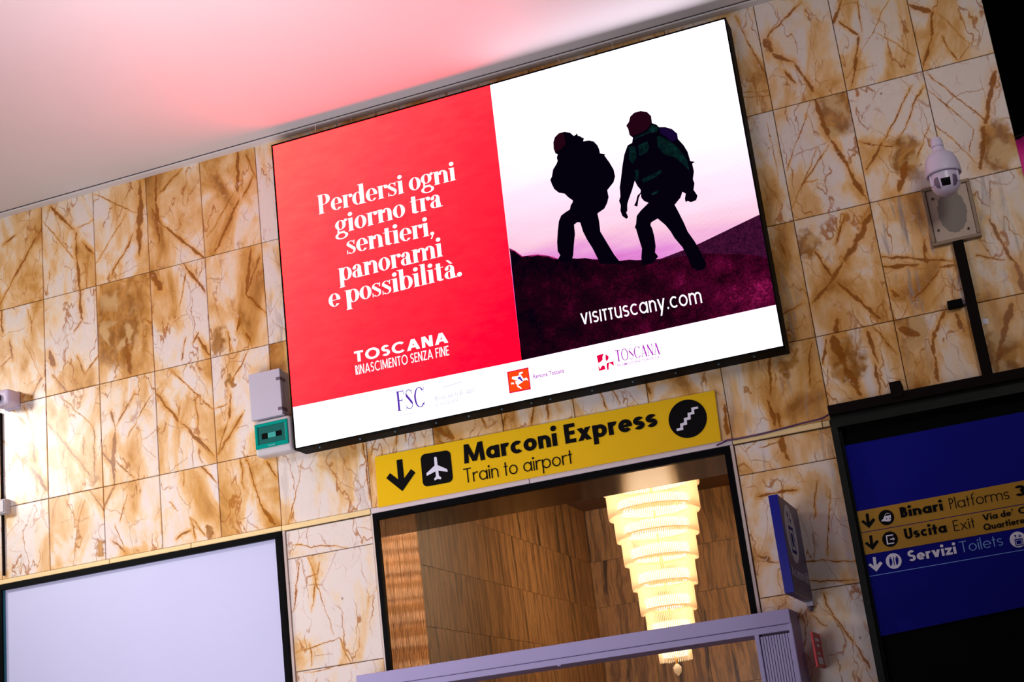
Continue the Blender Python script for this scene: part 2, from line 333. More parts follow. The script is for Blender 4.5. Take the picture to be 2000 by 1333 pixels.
VE += [(6.055,6.391,5.783,6.207,0.007),(5.773,6.211,5.807,6.091,0.024),(5.805,6.080,5.939,5.980,0.013),(5.939,5.980,6.033,5.728,0.011),(5.868,5.942,5.913,5.833,0.008),(5.892,6.393,5.886,6.297,0.003),(6.323,6.330,6.232,6.178,0.012),(6.276,6.189,6.377,6.050,0.007),(6.414,6.302,6.401,6.067,0.004),(6.375,6.039,6.271,5.706,0.011),(6.612,6.239,6.242,5.773,0.002),(6.480,6.042,6.692,5.803,0.002),(6.732,6.166,6.837,6.074,0.016),(6.847,6.071,6.816,5.916,0.009),(6.816,5.916,6.714,5.704,0.011),(6.883,6.047,7.033,5.792,0.002),(6.943,5.693,7.033,5.792,0.002),(6.874,5.899,6.934,5.696,0.004),(6.019,5.708,6.068,5.394,0.018),(6.068,5.394,6.218,4.925,0.015),(6.050,5.353,5.841,5.124,0.005),(5.959,5.609,5.757,5.248,0.003),(5.976,5.350,5.754,4.988,0.003),(5.843,5.134,5.937,5.132,0.003),(6.700,5.581,6.461,5.240,0.005),(6.639,5.610,6.400,5.291,0.005),(6.388,5.283,6.254,5.116,0.012),(6.508,5.115,6.421,4.927,0.020),(6.701,5.332,6.567,5.111,0.003),(6.242,5.323,6.440,5.235,0.005),(6.709,5.579,6.929,5.234,0.003),(6.745,5.660,7.031,5.250,0.004),(7.136,5.568,7.019,5.242,0.018),(6.712,5.340,6.926,4.981,0.003),(7.006,5.224,6.929,4.948,0.020),(6.936,5.221,6.888,5.079,0.003),(5.621,6.429,5.742,5.907,0.004),(5.659,5.931,5.651,5.755,0.003),(5.550,5.867,5.741,5.836,0.002),(5.544,5.833,5.746,5.799,0.002),(5.692,5.614,5.699,5.218,0.002)]
VE += [(6.221,4.819,6.017,4.557,0.022),(6.004,4.548,5.763,4.332,0.013),(5.928,4.436,6.160,4.148,0.011),(5.844,4.659,5.923,4.472,0.009),(6.074,4.868,5.982,4.673,0.006),(5.897,4.207,5.870,4.120,0.026),(6.234,4.540,6.650,4.404,0.008),(6.232,4.470,6.452,4.429,0.012),(6.370,4.227,6.568,4.366,0.007),(6.560,4.380,6.656,4.380,0.008),(6.244,4.303,6.289,4.257,0.012),(6.514,4.578,6.495,4.430,0.010),(6.906,4.621,6.949,4.425,0.010),(6.949,4.425,6.995,4.298,0.014),(6.788,4.406,6.950,4.332,0.004),(6.997,4.309,7.011,4.135,0.018),(5.855,4.100,5.886,3.908,0.032),(5.886,3.908,5.954,3.689,0.022),(6.060,4.078,6.085,3.866,0.013),(6.064,3.870,6.068,3.665,0.011),(6.095,4.093,6.211,3.907,0.005),(5.808,4.087,5.759,3.935,0.008),(6.536,4.097,6.461,3.988,0.012),(6.451,3.991,6.416,3.840,0.013),(6.421,3.839,6.421,3.682,0.013),(6.251,4.058,6.355,3.989,0.020),(6.594,4.072,6.632,3.950,0.014),(6.925,4.065,6.831,3.862,0.020),(6.831,3.862,6.761,3.721,0.020),(5.708,4.086,5.660,3.818,0.008),(5.447,4.072,5.401,3.803,0.012),(5.629,4.797,5.664,4.666,0.010),(5.698,4.347,5.541,4.288,0.008)]
VE += [(5.439,3.529,5.430,3.429,0.024),(5.430,3.429,5.446,3.375,0.020),(5.195,3.482,5.271,3.528,0.002),(5.281,3.487,5.409,3.501,0.003),(5.382,3.782,5.402,3.605,0.014),(5.425,3.686,5.433,3.590,0.008)]
VE += [(5.220,3.190,5.469,3.183,0.008),(5.151,2.787,5.736,2.705,0.005),(5.448,2.624,5.714,2.586,0.005),(5.592,3.217,5.542,2.991,0.003),(5.662,3.148,5.573,2.755,0.003),(5.158,2.823,5.217,2.786,0.014),(5.508,2.546,5.544,2.396,0.006),(5.544,2.396,5.639,2.231,0.006),(5.639,2.231,5.702,2.064,0.006),(5.366,2.468,5.298,2.343,0.003),(5.416,2.443,5.490,2.350,0.003)]
BL = [(b[0], b[1], r) for b, r in zip([(0.6733,5.3087),(1.4951,4.9985),(0.4149,4.209),(0.4203,3.6818),(1.3538,3.6271),(3.1679,4.0005),(6.1481,5.5538),(6.5141,5.146),(7.0667,5.0732),(5.8229,4.7243),(5.9101,3.9246),(6.589,3.7594),(6.81,3.7442),(6.3336,4.0413),(5.7821,6.1524),(5.5377,4.0181),(-0.3024,4.7422),(5.5724,4.7717),(5.8108,6.2592),(5.5594,4.2175),(1.5979,4.6914),(0.5336,3.7679)],
      (.30, .10, .07, .06, .05, .11, .17, .15, .16, .10, .14, .16, .17, .11, .05, .10, .0, .0, .0, .10, .04, .0))]
TONE = dict(((i, j), v) for i, j, v in [
 (1,4,.8),(0,2,.62),(0,3,.56),(0,4,.58),(0,5,.60),(0,6,.62),(0,7,.5),(1,2,.5),(1,3,.5),(1,4,.72),(1,5,.46),(1,6,.5),(1,7,.38),
 (2,2,.42),(2,3,.5),(2,4,.55),(2,5,.58),(2,6,.56),(2,7,.66),(3,2,.5),(3,3,.54),(3,4,.5),(3,5,.5),(3,6,.57),(3,7,.36),
 (3,8,.5),(3,9,.6),(3,10,.56),(3,11,.5),(3,12,.55),(0,13,.55),(0,14,.62),(0,15,.5),(0,16,.46),(1,13,.46),(1,14,.44),(1,15,.40),(1,16,.38),
 (2,13,.72),(2,14,.6),(2,15,.52),(2,16,.5),(3,13,.6),(3,14,.66),(3,15,.62),(3,16,.66)])
GREY = {(2,15): .9, (2,16): .6, (2,13): .6, (3,13): .6, (3,7): .3, (1,7): .7, (3,15): .3, (3,16): .4}

_tmesh = {}
def tile_mesh(w, h, t=.012):
    k = (round(w, 3), round(h, 3), t)
    if k not in _tmesh:
        bm = bmesh.new(); x, z, b = w/2-.0025, h/2-.0025, .003
        f0 = [bm.verts.new(c) for c in ((-x+b, -t, -z+b), (x-b, -t, -z+b), (x-b, -t, z-b), (-x+b, -t, z-b))]
        f1 = [bm.verts.new(c) for c in ((-x, -t+b, -z), (x, -t+b, -z), (x, -t+b, z), (-x, -t+b, z))]
        f2 = [bm.verts.new(c) for c in ((-x, .004, -z), (x, .004, -z), (x, .004, z), (-x, .004, z))]
        bm.faces.new(f0)
        for a, c in ((f0, f1), (f1, f2)):
            for i in range(4): bm.faces.new((a[i], a[(i+1)%4], c[(i+1)%4], c[i]))
        bmesh.ops.recalc_face_normals(bm, faces=bm.faces)
        me = bpy.data.meshes.new('marble_tile'); bm.to_mesh(me); bm.free(); me.materials.append(M_marble); _tmesh[k] = me
    return _tmesh[k]
def tile(x0, x1, z0, z1, tone, grey=0.0):
    cx, cz = (x0+x1)/2, (z0+z1)/2
    o = bpy.data.objects.new('marble_tile', tile_mesh(x1-x0, z1-z0)); link(o, wall)
    o.location = (cx, .012, cz); o['tone'] = float(tone); o['grey'] = float(grey)
    k = 0; own = []
    for (a, b, c, d, w) in VE:
        mx, mz = (a+c)/2, (b+d)/2
        if x0 <= mx < x1 and z0 <= mz < z1: own.append((w, a-cx, b-cz, c-cx, d-cz))
    own.sort(reverse=True)
    for i, s in enumerate(own[:6]):
        o['v%d' % i] = [s[1], s[2], s[3], s[4]]; o['w%d' % i] = float(s[0])
    for (a, b, r) in BL:
        if r > 0 and x0 <= a < x1 and z0 <= b < z1: o['blob'] = [a-cx, b-cz, r]
    return o
for j in range(len(XS)-1):
    for i in range(4):
        x0, x1, z0, z1 = XS[j], XS[j+1], ZS[i+1], ZS[i]
        if 2.3 < x0 and x1 < 5.2 and 0 < i < 3: continue      # behind the screen
        tile(x0, x1, z0, z1, TONE.get((i, j), .55), GREY.get((i, j), 0))
for k, (x0, x1) in enumerate(((1.945, 2.600), (5.125, 5.74))):
    zs = [3.532, 3.335, 2.570, 1.80, 1.03, .26]
    for i in range(5): tile(x0, x1, zs[i+1], zs[i], (.36, .38, .34, .4, .4)[i] if k == 0 else (.52, .46, .44, .45, .45)[i], .5 if k == 1 and i == 0 else 0)

for j in range(4):                                   # the wall goes on to the left of the picture
    x0 = -3.36+.48*j
    for i in range(4): tile(x0, x0+.48, ZS[i+1], ZS[i], .55)
for j in range(4):
    zs = [3.532, 3.335, 2.570, 1.80, 1.03, .26]
    for i in range(5): tile(-3.36+.73*j, -3.36+.73*(j+1), zs[i+1], zs[i], .45)

# ledge and stone strips
def parts_strip(root, segs, m, name):
    for s in segs: obj(name, B(*s, bev=.003, seg=1), m, root)
tr = struct('trim_1', B(-3.5, 5.735, -.004, .012, LZ0+.003, LZ1-.003), M_grout)
xs = [-3.5, -2.4, -1.5, -.70, .52, 1.20, 1.925, 2.607, 3.76, 5.122, 5.690, 5.738]
M_ledge2 = mat('pale_ledge_stone', srgb(214, 200, 206), .5, noise=.06, nscale=12)  # paler, lilac-tinted colour for the pieces above the doorway
for a, b in zip(xs, xs[1:]): parts_strip(tr, [(a+.002, b-.002, -.016, -.004, LZ0, LZ1)], M_ledge2 if 2.6 < (a+b)/2 < 5.1 else M_ledge, 'ledge_piece')
tr2 = struct('trim_2', B(2.604, 2.618, -.010, .02, 0, LZ0-.002), M_jamb)
tr3 = struct('trim_3', B(5.101, 5.120, -.010, .02, 0, LZ0-.002), M_jamb)
tr4 = struct('trim_4', B(1.925, 1.943, -.010, .02, 0, LZ0-.002), M_jamb)

# ceiling: slab with a shallow moulding along the wall
bm = bmesh.new()
box(bm, -5, 7.4, -7.5, .6, ZC+.004, ZC+.35)
box(bm, -5, 7.163, -.070, .02, ZC-.008, ZC+.006, bev=.003)
struct('ceiling', bm, M_plaster)
struct('trim_5', B(-5, 7.163, -.084, -.078, ZC-.0005, ZC+.006), mat('ceiling_groove', srgb(80, 66, 60), .9, noise=.2))
struct('floor', B(-6, 9.4, -11, 6.2, -.1, 0), M_floor)
# passage beyond the wall's right end, its darkness put into near-black walls
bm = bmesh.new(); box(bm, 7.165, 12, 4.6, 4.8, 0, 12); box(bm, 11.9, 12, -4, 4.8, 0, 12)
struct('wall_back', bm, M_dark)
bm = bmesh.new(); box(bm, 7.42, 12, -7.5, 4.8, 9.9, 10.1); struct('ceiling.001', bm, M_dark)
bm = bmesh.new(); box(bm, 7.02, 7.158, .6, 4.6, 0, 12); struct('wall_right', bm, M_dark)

# ---------------------------------------------------------------- doorway and the room behind it
RX0, RX1, RD, LZ = 2.652, 5.061, .645, 3.488
bm = bmesh.new()
box(bm, 2.620, RX0, -.02, .02, 0, LZ0-.004); box(bm, RX1, 5.099, -.02, .02, 0, LZ0-.004); box(bm, RX0, RX1, -.02, .02, LZ, LZ0-.004)
door = struct('door_1', bm, M_black)
obj('lintel', B(RX0-.02, RX1+.02, .02, RD, LZ, LZ+.12), M_lint, door)
obj('jamb_lining', B(RX0-.02, RX0, .02, RD, 0, LZ), M_copper, door)
obj('jamb_lining', B(RX1, RX1+.02, .02, RD, 0, LZ), M_copper, door)
YB, ZI, XR = 4.914, 4.215, 5.75
wl = struct('wall_left', B(RX0-.10, RX0-.012, RD, YB+.2, 0, ZI+.1), M_grout)
wb = struct('wall_inner_back', B(RX0-.1, XR+.1, YB+.012, YB+.2, 0, ZI+.1), M_grout)
struct('wall_inner_right', B(XR, XR+.1, RD, YB+.2, 0, ZI+.1), M_strip)
bm = bmesh.new(); box(bm, RX0-.1, XR+.1, RD, YB+.2, ZI, ZI+.1); box(bm, RX0-.1, RX0, .60, RD, LZ+.12, ZI+.1); box(bm, RX0-.1, XR+.1, .56, RD-.005, LZ+.12, ZI+.1); box(bm, RX1+.02, XR+.1, .60, RD-.005, 0, LZ+.13)
struct('ceiling.002', bm, mat('inner_ceiling_plaster', srgb(120, 92, 66), .8, noise=.05))
zj = [ZI, 3.698, 3.252, 2.813, 2.37, 1.93, 1.49, 1.05, .61, .17]
def stile(root, x, y, z0, z1, w, along):
    k = ('s', along, round(z1-z0, 3), round(w, 3))
    if k not in _tmesh:
        hw, hh = w/2-.0015, (z1-z0)/2-.0015
        bm = B(-hw, hw, 0, .012, -hh, hh) if along == 'x' else B(0, .012, -hw, hw, -hh, hh)
        bmesh.ops.recalc_face_normals(bm, faces=bm.faces)
        me = bpy.data.meshes.new('marble_slab'); bm.to_mesh(me); bm.free(); me.materials.append(M_strip); _tmesh[k] = me
    o = bpy.data.objects.new('marble_slab', _tmesh[k]); link(o, root); o.location = (x, y, (z0+z1)/2)
for i in range(len(zj)-1):
    n = 5; w = (YB-RD)/n
    for k in range(n): stile(wl, RX0-.012, RD+w*(k+.5), zj[i+1], zj[i], w, 'y')
    n = 6; w = (XR-RX0)/n
    for k in range(n): stile(wb, RX0+w*(k+.5), YB, zj[i+1], zj[i], w, 'x')

# chandelier: tiers of glass rods round lit drums
CX, CY = 3.83, 3.0
ch = thing('chandelier', 'lit tiered chandelier of clear glass rods hanging behind the doorway', 'chandelier', (CX, CY, ZI))
M_glow = emit('lamp_glow', (1.0, .76, .52, 1), 6.5)
def rodmat():
    m = bpy.data.materials.new('glass_rod'); m.use_nodes = True; t = NT(m); nt = m.node_tree
    bs = nt.nodes['Principled BSDF']; bs.inputs['Base Color'].default_value = srgb(255, 244, 224); bs.inputs['Roughness'].default_value = .25
    bs.inputs['Specular IOR Level'].default_value = .8
    tl = t.n('ShaderNodeBsdfTranslucent'); tl.inputs[0].default_value = srgb(255, 242, 220)
    tp = t.n('ShaderNodeBsdfTransparent'); tp.inputs[0].default_value = (1, .95, .86, 1)
    a = t.n('ShaderNodeMixShader'); a.inputs[0].default_value = .55; t.l.new(bs.outputs[0], a.inputs[1]); t.l.new(tl.outputs[0], a.inputs[2])
    b = t.n('ShaderNodeMixShader'); b.inputs[0].default_value = .12; t.l.new(a.outputs[0], b.inputs[1]); t.l.new(tp.outputs[0], b.inputs[2])
    t.l.new(b.outputs[0], nt.nodes['Material Output'].inputs[0]); return m
M_rod = rodmat()
tiers = [(.385, 3.81, .20), (.362, 3.60, .23), (.325, 3.415, .22), (.290, 3.225, .22), (.253, 3.025, .22), (.216, 2.83, .22), (.182, 2.635, .22), (.125, 2.455, .20)]
M_brass = mat('brass_ring', srgb(200, 150, 80), .3, metal=1, noise=.1)
part('canopy', lathe(bmesh.new(), [(.30, 0), (.30, -.05), (.37, -.09), (.37, -.14), (.02, -.14)], (CX, CY, ZI), 40, cap=True), M_brass, ch)
part('stem', lathe(bmesh.new(), [(.012, -.05), (.012, 2.47-ZI)], (CX, CY, ZI), 10, cap=True), M_brass, ch)
for ti, (r, zb, h) in enumerate([(a*1.062, 1.6+(b-1.6)*1.062, c*1.06) for a, b, c in tiers]):
    t_ = part('tier', lathe(bmesh.new(), [(r-.010, h-.005), (r+.003, h-.005), (r+.003, h+.008), (r-.010, h+.008), (r-.010, h-.005)], (CX, CY, zb), 48), M_brass, ch)
    n = int(2*PI*r/.0155); bm = bmesh.new()
    for k in range(n):
        a = 2*PI*k/n; rr = r; dz = random.uniform(-.004, .004)
        for (q0, q1, w) in ((zb+dz, zb+h, .0056),):
            cx, cy = CX+rr*math.cos(a), CY+rr*math.sin(a)
            vs0 = [bm.verts.new((cx+w*math.cos(a+s*PI/2), cy+w*math.sin(a+s*PI/2), q0)) for s in range(4)]
            vs1 = [bm.verts.new((v.co.x, v.co.y, q1)) for v in vs0]
            tip = bm.verts.new((cx, cy, q0-.012))
            for s in range(4):
                bm.faces.new((vs0[s], vs0[(s+1)%4], vs1[(s+1)%4], vs1[s])); bm.faces.new((vs0[(s+1)%4], vs0[s], tip))
    o = part('glass_rods', bm, M_rod, t_); o['kind'] = 'stuff'
    d = part('lamp_drum', lathe(bmesh.new(), [(r*.78, h*.14), (r*.82, h*.28), (r*.78, h*.50)], (CX, CY, zb), 32, cap=True), M_glow, t_)
part('finial', lathe(bmesh.new(), [(.004, -.10), (.03, -.07), (.035, -.03), (.01, .0), (.01, .05)], (CX, CY, 2.48), 16, cap=True), M_rod, ch, smooth=True)
#pl = bpy.data.lights.new('chandelier_light', 'POINT'); pl.energy = 62; pl.color = (1, .66, .34); pl.shadow_soft_size = .3
#po = bpy.data.objects.new('chandelier_light', pl); C.objects.link(po); po.parent = ch; po.location = (.1, -.55, -1.25)

# ---------------------------------------------------------------- LED screen
SY = -.17
SX0, SX1, SZ0, SZ1 = 2.163, 5.561, 4.052, 6.337
scr = thing('advertising_screen', 'large lit red and white advertising screen showing two hikers, high on the marble wall', 'screen', (3.86, 0, SZ0))
bm = bmesh.new(); fw = .011
box(bm, SX0-fw, SX1+fw, SY+.012, -.0, SZ0-fw, SZ1+fw)
for a in ((SX0-fw, SX0, SY-.006, SY+.02, SZ0-fw, SZ1+fw), (SX1, SX1+fw, SY-.006, SY+.02, SZ0-fw, SZ1+fw), (SX0-fw, SX1+fw, SY-.006, SY+.02, SZ0-fw, SZ0), (SX0-fw, SX1+fw, SY-.006, SY+.02, SZ1, SZ1+fw)): box(bm, *a)
part('frame', bm, M_blackrub, scr)
def scrmat(name, build):
    m = bpy.data.materials.new(name); m.use_nodes = True; t = NT(m); m.node_tree.nodes.remove(m.node_tree.nodes['Principled BSDF'])
    e = t.n('ShaderNodeEmission'); tc = t.n('ShaderNodeTexCoord').outputs['Object']; sp = t.n('ShaderNodeSeparateXYZ'); t.l.new(tc, sp.inputs[0])
    c, s = build(t, tc, sp.outputs[0], sp.outputs[2]); t.inp(e.inputs[0], c); t.inp(e.inputs[1], s)
    t.l.new(e.outputs[0], m.node_tree.nodes['Material Output'].inputs[0]); return m
def led_dots(t, x, z, pitch=.0125):
    a = t.m('SINE', t.m('MULTIPLY', t.m('ADD', x, t.m('MULTIPLY', z, .5)), 2*PI/pitch)); b = t.m('SINE', t.m('MULTIPLY', t.m('SUBTRACT', z, t.m('MULTIPLY', x, .15)), 2*PI/pitch))
    return t.m('MULTIPLY', a, b)
M_swhite = emit('screen_white', (1, .985, 1, 1), 1.7)
M_stext = emit('screen_text_white', (1, .96, 1, 1), 1.15)
def f_red(t, p, x, z):
    n = t.noise(t.v('MULTIPLY', p, (1, 1, 2.5)), 5, 5, .7)
    g = t.m('ADD', t.m('MULTIPLY_ADD', t.m('SUBTRACT', x, SX0), .30, 0), t.m('MULTIPLY_ADD', t.m('SUBTRACT', 6.3, z), .22, t.m('MULTIPLY', n, .3)))
    return t.ramp(g, [(.12, (1, .026, .022, 1)), (.45, (1, .011, .014, 1)), (.70, (1, .0045, .0085, 1)), (1, (1, .0003, .0055, 1))]), 6.5
M_sred = scrmat('screen_red', f_red)
def f_sky(t, p, x, z):
    n = t.noise(t.v('MULTIPLY', p, (.6, 1, 3)), 2.2, 4, .6)
    g = t.m('ADD', t.m('MULTIPLY', t.m('SUBTRACT', 6.34, z), .62), t.m('MULTIPLY_ADD', n, .22, -.11))
    g = t.m('SUBTRACT', g, t.m('MULTIPLY', t.m('SUBTRACT', x, 4.9), .10))
    dots = t.m('MULTIPLY', led_dots(t, x, z), t.rng(g, .1, .9, .01, .16))
    col = t.ramp(g, [(0, (5.0, 4.5, 5.0, 1)), (.24, (1.55, 1.42, 1.6, 1)), (.50, (1.15, 1.0, 1.16, 1)), (.70, (1.1, .78, .95, 1)), (.84, (1.0, .60, .76, 1)), (.94, (.80, .28, .70, 1)), (1, (.70, .12, .55, 1))])
    return col, t.m('ADD', 1.0, dots)
M_ssky = scrmat('screen_sky', f_sky)
def f_gr(t, p, x, z):
    n = t.noise(t.v('MULTIPLY', p, (1, 1, 1)), 3.2, 6, .75); n2 = t.noise(p, 70, 3, .8)
    v = t.m('ADD', t.m('MULTIPLY', n, .9), t.m('MULTIPLY', n2, .45))
    v = t.m('ADD', v, t.m('MULTIPLY', t.m('SUBTRACT', x, 4.7), .10))
    return t.ramp(v, [(.50, (.0012, .0005, .004, 1)), (.68, (.016, .0005, .006, 1)), (.84, (.080, .0015, .022, 1)), (1.0, (.34, .010, .10, 1))]), 1.0
M_sground = scrmat('screen_ground', f_gr)
M_shill = scrmat('screen_hill', lambda t, p, x, z: (t.ramp(t.noise(p, 60, 3, .8), [(.3, (.012, .0015, .010, 1)), (.8, (.09, .008, .05, 1))]), 1.0))
M_ssil = emit('screen_silhouette', (.0015, .0006, .004, 1), 1)
M_sface = emit('screen_dim_maroon', (.016, .0012, .006, 1), 1)
M_sjack = scrmat('screen_jacket', lambda t, p, x, z: (t.ramp(t.noise(p, 22, 4, .8), [(.38, (.0015, .004, .006, 1)), (.6, (.002, .018, .016, 1)), (.85, (.015, .085, .07, 1))]), 1.0))
M_spack = emit('screen_dim_violet', (.008, .002, .03, 1), 1)
M_sedge = emit('screen_hill_edge', (.40, .02, .16, 1), 1)
M_smag = emit('screen_magenta_ink', (.42, .02, .5, 1), 1)
M_sink = emit('screen_violet_ink', (.10, .03, .42, 1), 1)
M_spale = emit('screen_pale_ink', (.38, .32, .62, 1), 1)
M_sorange = emit('screen_orange', (1.0, .06, .006, 1), 1.1)
M_srim = emit('screen_crimson', (.8, .002, .06, 1), 1)
XM = 3.876
pan = part('display_panel', P([(SX0, SZ0), (SX1, SZ0), (SX1, SZ1), (SX0, SZ1)], SY), M_swhite, scr)
ZB0, ZB1 = 4.336, 4.318
c4 = [(3.8834,6.3311),(3.8611,4.3272),(5.5568,4.3217),(2.1637,4.3451)]
XT, XBt, ZG, ZL = c4[0][0], c4[1][0], c4[2][1], c4[3][1]
picture = P([(XT, SZ1), (SX1, SZ1), (SX1, ZG), (XBt, ZG)], SY-.002)
part('picture_sky', picture, M_ssky, pan)
part('red_field', P([(SX0, SZ1), (XT, SZ1), (XBt, ZG), (SX0, ZL)], SY-.002), M_sred, pan)
part('picture_hill', P([(4.6821,4.8286),(4.8849,4.7925),(5.0322,4.8132),(5.1477,4.8328),(5.5512,4.9292)]+[(SX1, [(5.5512,4.9292)][0][1]), (SX1, ZG+.1)]+[(4.6616,4.6892)], SY-.003), M_shill, pan)
part('picture_ground', P([(a, b) for a, b in [(3.8762,5.1081),(3.8875,5.092),(3.9085,5.0825),(3.9276,5.0579),(3.957,5.0286),(3.9902,5.0294),(4.0238,5.0168),(4.0653,5.0156),(4.1016,5.0002),(4.1384,4.9891),(4.168,4.9665),(4.1992,4.9557),(4.2735,4.9454),(4.3355,4.9261),(4.388,4.9177),(4.4385,4.8968),(4.5307,4.8724),(4.611,4.8433),(4.6834,4.8355),(4.7233,4.8216),(4.7843,4.8112),(4.8436,4.7915),(4.8843,4.787),(5.0366,4.7746),(5.1669,4.761),(5.2828,4.7286),(5.3986,4.7025),(5.4737,4.676)]] + [(SX1, [(5.5487,4.6349)][0][1]), (SX1, ZG), (XBt, ZG)], SY-.004), M_sground, pan)
part('picture_glow_line', P([(3.8726,5.1159),(3.9092,5.0891),(3.9578,5.0363),(4.066,5.0222),(4.1391,4.9957),(4.1997,4.9612),(4.1983,4.9506),(4.0638,5.0051),(3.9558,5.0202),(3.8752,5.0841)], SY-.0035), M_sedge, pan)
h1 = [(4.2845,5.7041),(4.2769,5.7405),(4.2806,5.7868),(4.296,5.8213),(4.328,5.8426),(4.3695,5.8424),(4.4083,5.823),(4.4277,5.7953),(4.4421,5.7982),(4.4524,5.8074),(4.4579,5.787),(4.4703,5.7818),(4.4832,5.768),(4.4968,5.7591),(4.4889,5.7382),(4.5276,5.7335),(4.5583,5.7191),(4.5818,5.6829),(4.5895,5.6511),(4.5909,5.6211),(4.6275,5.6044),(4.6185,5.5984),(4.6463,5.5386),(4.6665,5.4828),(4.6696,5.4318),(4.6537,5.3942),(4.6214,5.3652),(4.603,5.3492),(4.6054,5.2987),(4.5903,5.2611),(4.5652,5.2261),(4.5139,5.2044),(4.5179,5.1473),(4.5155,5.0739),(4.5505,4.9834),(4.5852,4.8936),(4.6101,4.8472),(4.6372,4.8164),(4.4841,4.8532),(4.4676,4.9059),(4.4456,4.9765),(4.4184,5.0405),(4.3989,5.1029),(4.3882,5.1717),(4.3688,5.1782),(4.3444,5.1661),(4.3419,5.1006),(4.3231,5.0229),(4.3105,4.9603),(4.2922,4.9157),(4.1902,4.9403),(4.2213,4.9779),(4.2077,5.01),(4.2123,5.0748),(4.226,5.146),(4.2436,5.2164),(4.2649,5.2527),(4.2998,5.2689),(4.3308,5.2802),(4.3404,5.3086),(4.3546,5.3233),(4.3598,5.3371),(4.33,5.3699),(4.3095,5.4004),(4.2707,5.4172),(4.2424,5.4516),(4.2297,5.493),(4.2239,5.5242),(4.2384,5.5458),(4.253,5.593),(4.2825,5.6277),(4.2933,5.6461),(4.2896,5.6685),(4.2996,5.6932)]
part('picture_hiker', P(h1, SY-.005), M_ssil, pan)
h2 = [(4.8092,5.6966),(4.8066,5.7406),(4.7971,5.7692),(4.8185,5.7903),(4.8327,5.8249),(4.8632,5.8454),(4.9089,5.846),(4.9513,5.8253),(4.9732,5.7902),(4.9716,5.7378),(4.9988,5.7207),(5.0133,5.6975),(5.0564,5.6855),(5.0972,5.6598),(5.1265,5.6184),(5.1251,5.5809),(5.1564,5.5251),(5.1748,5.4731),(5.1818,5.4056),(5.2106,5.3931),(5.1916,5.3842),(5.1941,5.3277),(5.1788,5.2759),(5.1847,5.2466),(5.1717,5.2037),(5.1906,5.1573),(5.1773,5.1286),(5.1416,5.124),(5.1219,5.1382),(5.1079,5.1326),(5.1055,5.1563),(5.117,5.1903),(5.0979,5.2091),(5.079,5.1724),(5.0332,5.1334),(5.051,5.0781),(5.0737,4.9991),(5.0893,4.9313),(5.1215,4.8598),(5.1396,4.8101),(5.1617,4.7328),(5.1755,4.6846),(5.1493,4.6552),(5.1147,4.6545),(5.0772,4.6903),(5.0618,4.7569),(5.0392,4.8347),(4.9982,4.9084),(4.9797,4.9586),(4.9526,5.0112),(4.9083,5.0683),(4.8615,5.0525),(4.8545,5.0358),(4.8633,5.006),(4.8681,4.9497),(4.8672,4.8859),(4.8563,4.843),(4.8735,4.8116),(4.8483,4.7904),(4.828,4.7727),(4.7578,4.7759),(4.7614,4.8296),(4.7749,4.8903),(4.764,4.9663),(4.756,5.0328),(4.7487,5.0438),(4.7613,5.0684),(4.7736,5.1209),(4.8048,5.1501),(4.8646,5.1906),(4.8365,5.2118),(4.8226,5.2387),(4.8223,5.2668),(4.8046,5.2386),(4.7873,5.1825),(4.767,5.197),(4.784,5.2206),(4.7987,5.2589),(4.8236,5.2758),(4.8263,5.2938),(4.8087,5.3265),(4.7968,5.3672),(4.77,5.3085),(4.739,5.2509),(4.7232,5.2175),(4.7166,5.1726),(4.7077,5.1609),(4.7161,5.1262),(4.7014,5.1178),(4.6783,5.145),(4.6705,5.1843),(4.6784,5.2197),(4.6717,5.2542),(4.685,5.2836),(4.6899,5.3482),(4.7079,5.4095),(4.7287,5.4893),(4.7539,5.5682),(4.7852,5.6265),(4.8186,5.6365),(4.8284,5.6721)]
hk = part('picture_hiker', P(h2, SY-.005), M_ssil, pan)
def multi(name, polys, y, m, parent):
    for p_ in polys: part(name, P(p_, y), m, parent)
multi('picture_face', [[(4.8097,5.698),(4.8086,5.7396),(4.8007,5.7669),(4.8193,5.7877),(4.8336,5.8223),(4.863,5.8421),(4.9087,5.8427),(4.9493,5.8225),(4.9696,5.7889),(4.9674,5.7386),(4.9334,5.7049),(4.8858,5.6894),(4.835,5.6843)],
   [(4.2869,5.7073),(4.2788,5.7396),(4.2833,5.7856),(4.2985,5.8185),(4.3296,5.8392),(4.3611,5.8391),(4.3633,5.7938),(4.3656,5.7502),(4.3292,5.7258)]], SY-.0062, M_sface, pan)
multi('picture_jacket', [[(4.9727,5.7256),(5.0058,5.6944),(4.9982,5.6678),(4.9466,5.6726),(4.891,5.664),(4.8346,5.6509),(4.8327,5.6686),(4.8837,5.6756),(4.9306,5.6866)], [(4.99,5.632),(5.0087,5.6363),(5.0597,5.589),(5.1054,5.5386),(5.1396,5.4728),(5.165,5.4097),(5.1636,5.3447),(5.1283,5.4008),(5.0842,5.4596),(5.0186,5.4962),(4.9839,5.5624)],
   [(4.8553,5.607),(4.9203,5.6178),(4.9278,5.5777),(4.9036,5.5368),(4.8531,5.5315)], [(4.7928,5.6145),(4.8372,5.6072),(4.8326,5.5275),(4.8015,5.4884),(4.7793,5.5229)], [(4.846,5.3633),(4.9812,5.398),(4.9827,5.3788),(4.9435,5.3563),(4.8506,5.3339)], [(4.8078,5.4394),(4.8345,5.437),(4.8243,5.369),(4.8013,5.3657)], [(4.8914,5.2484),(4.947,5.262),(4.94,5.2451),(4.898,5.2328)]], SY-.0062, M_sjack, pan)
part('picture_backpack', P([(5.0164,5.6867),(5.0559,5.6804),(5.095,5.6553),(5.1221,5.6173),(5.1203,5.5771),(5.084,5.5729),(5.0467,5.6211),(5.0158,5.6534)], SY-.0062), M_spack, pan)
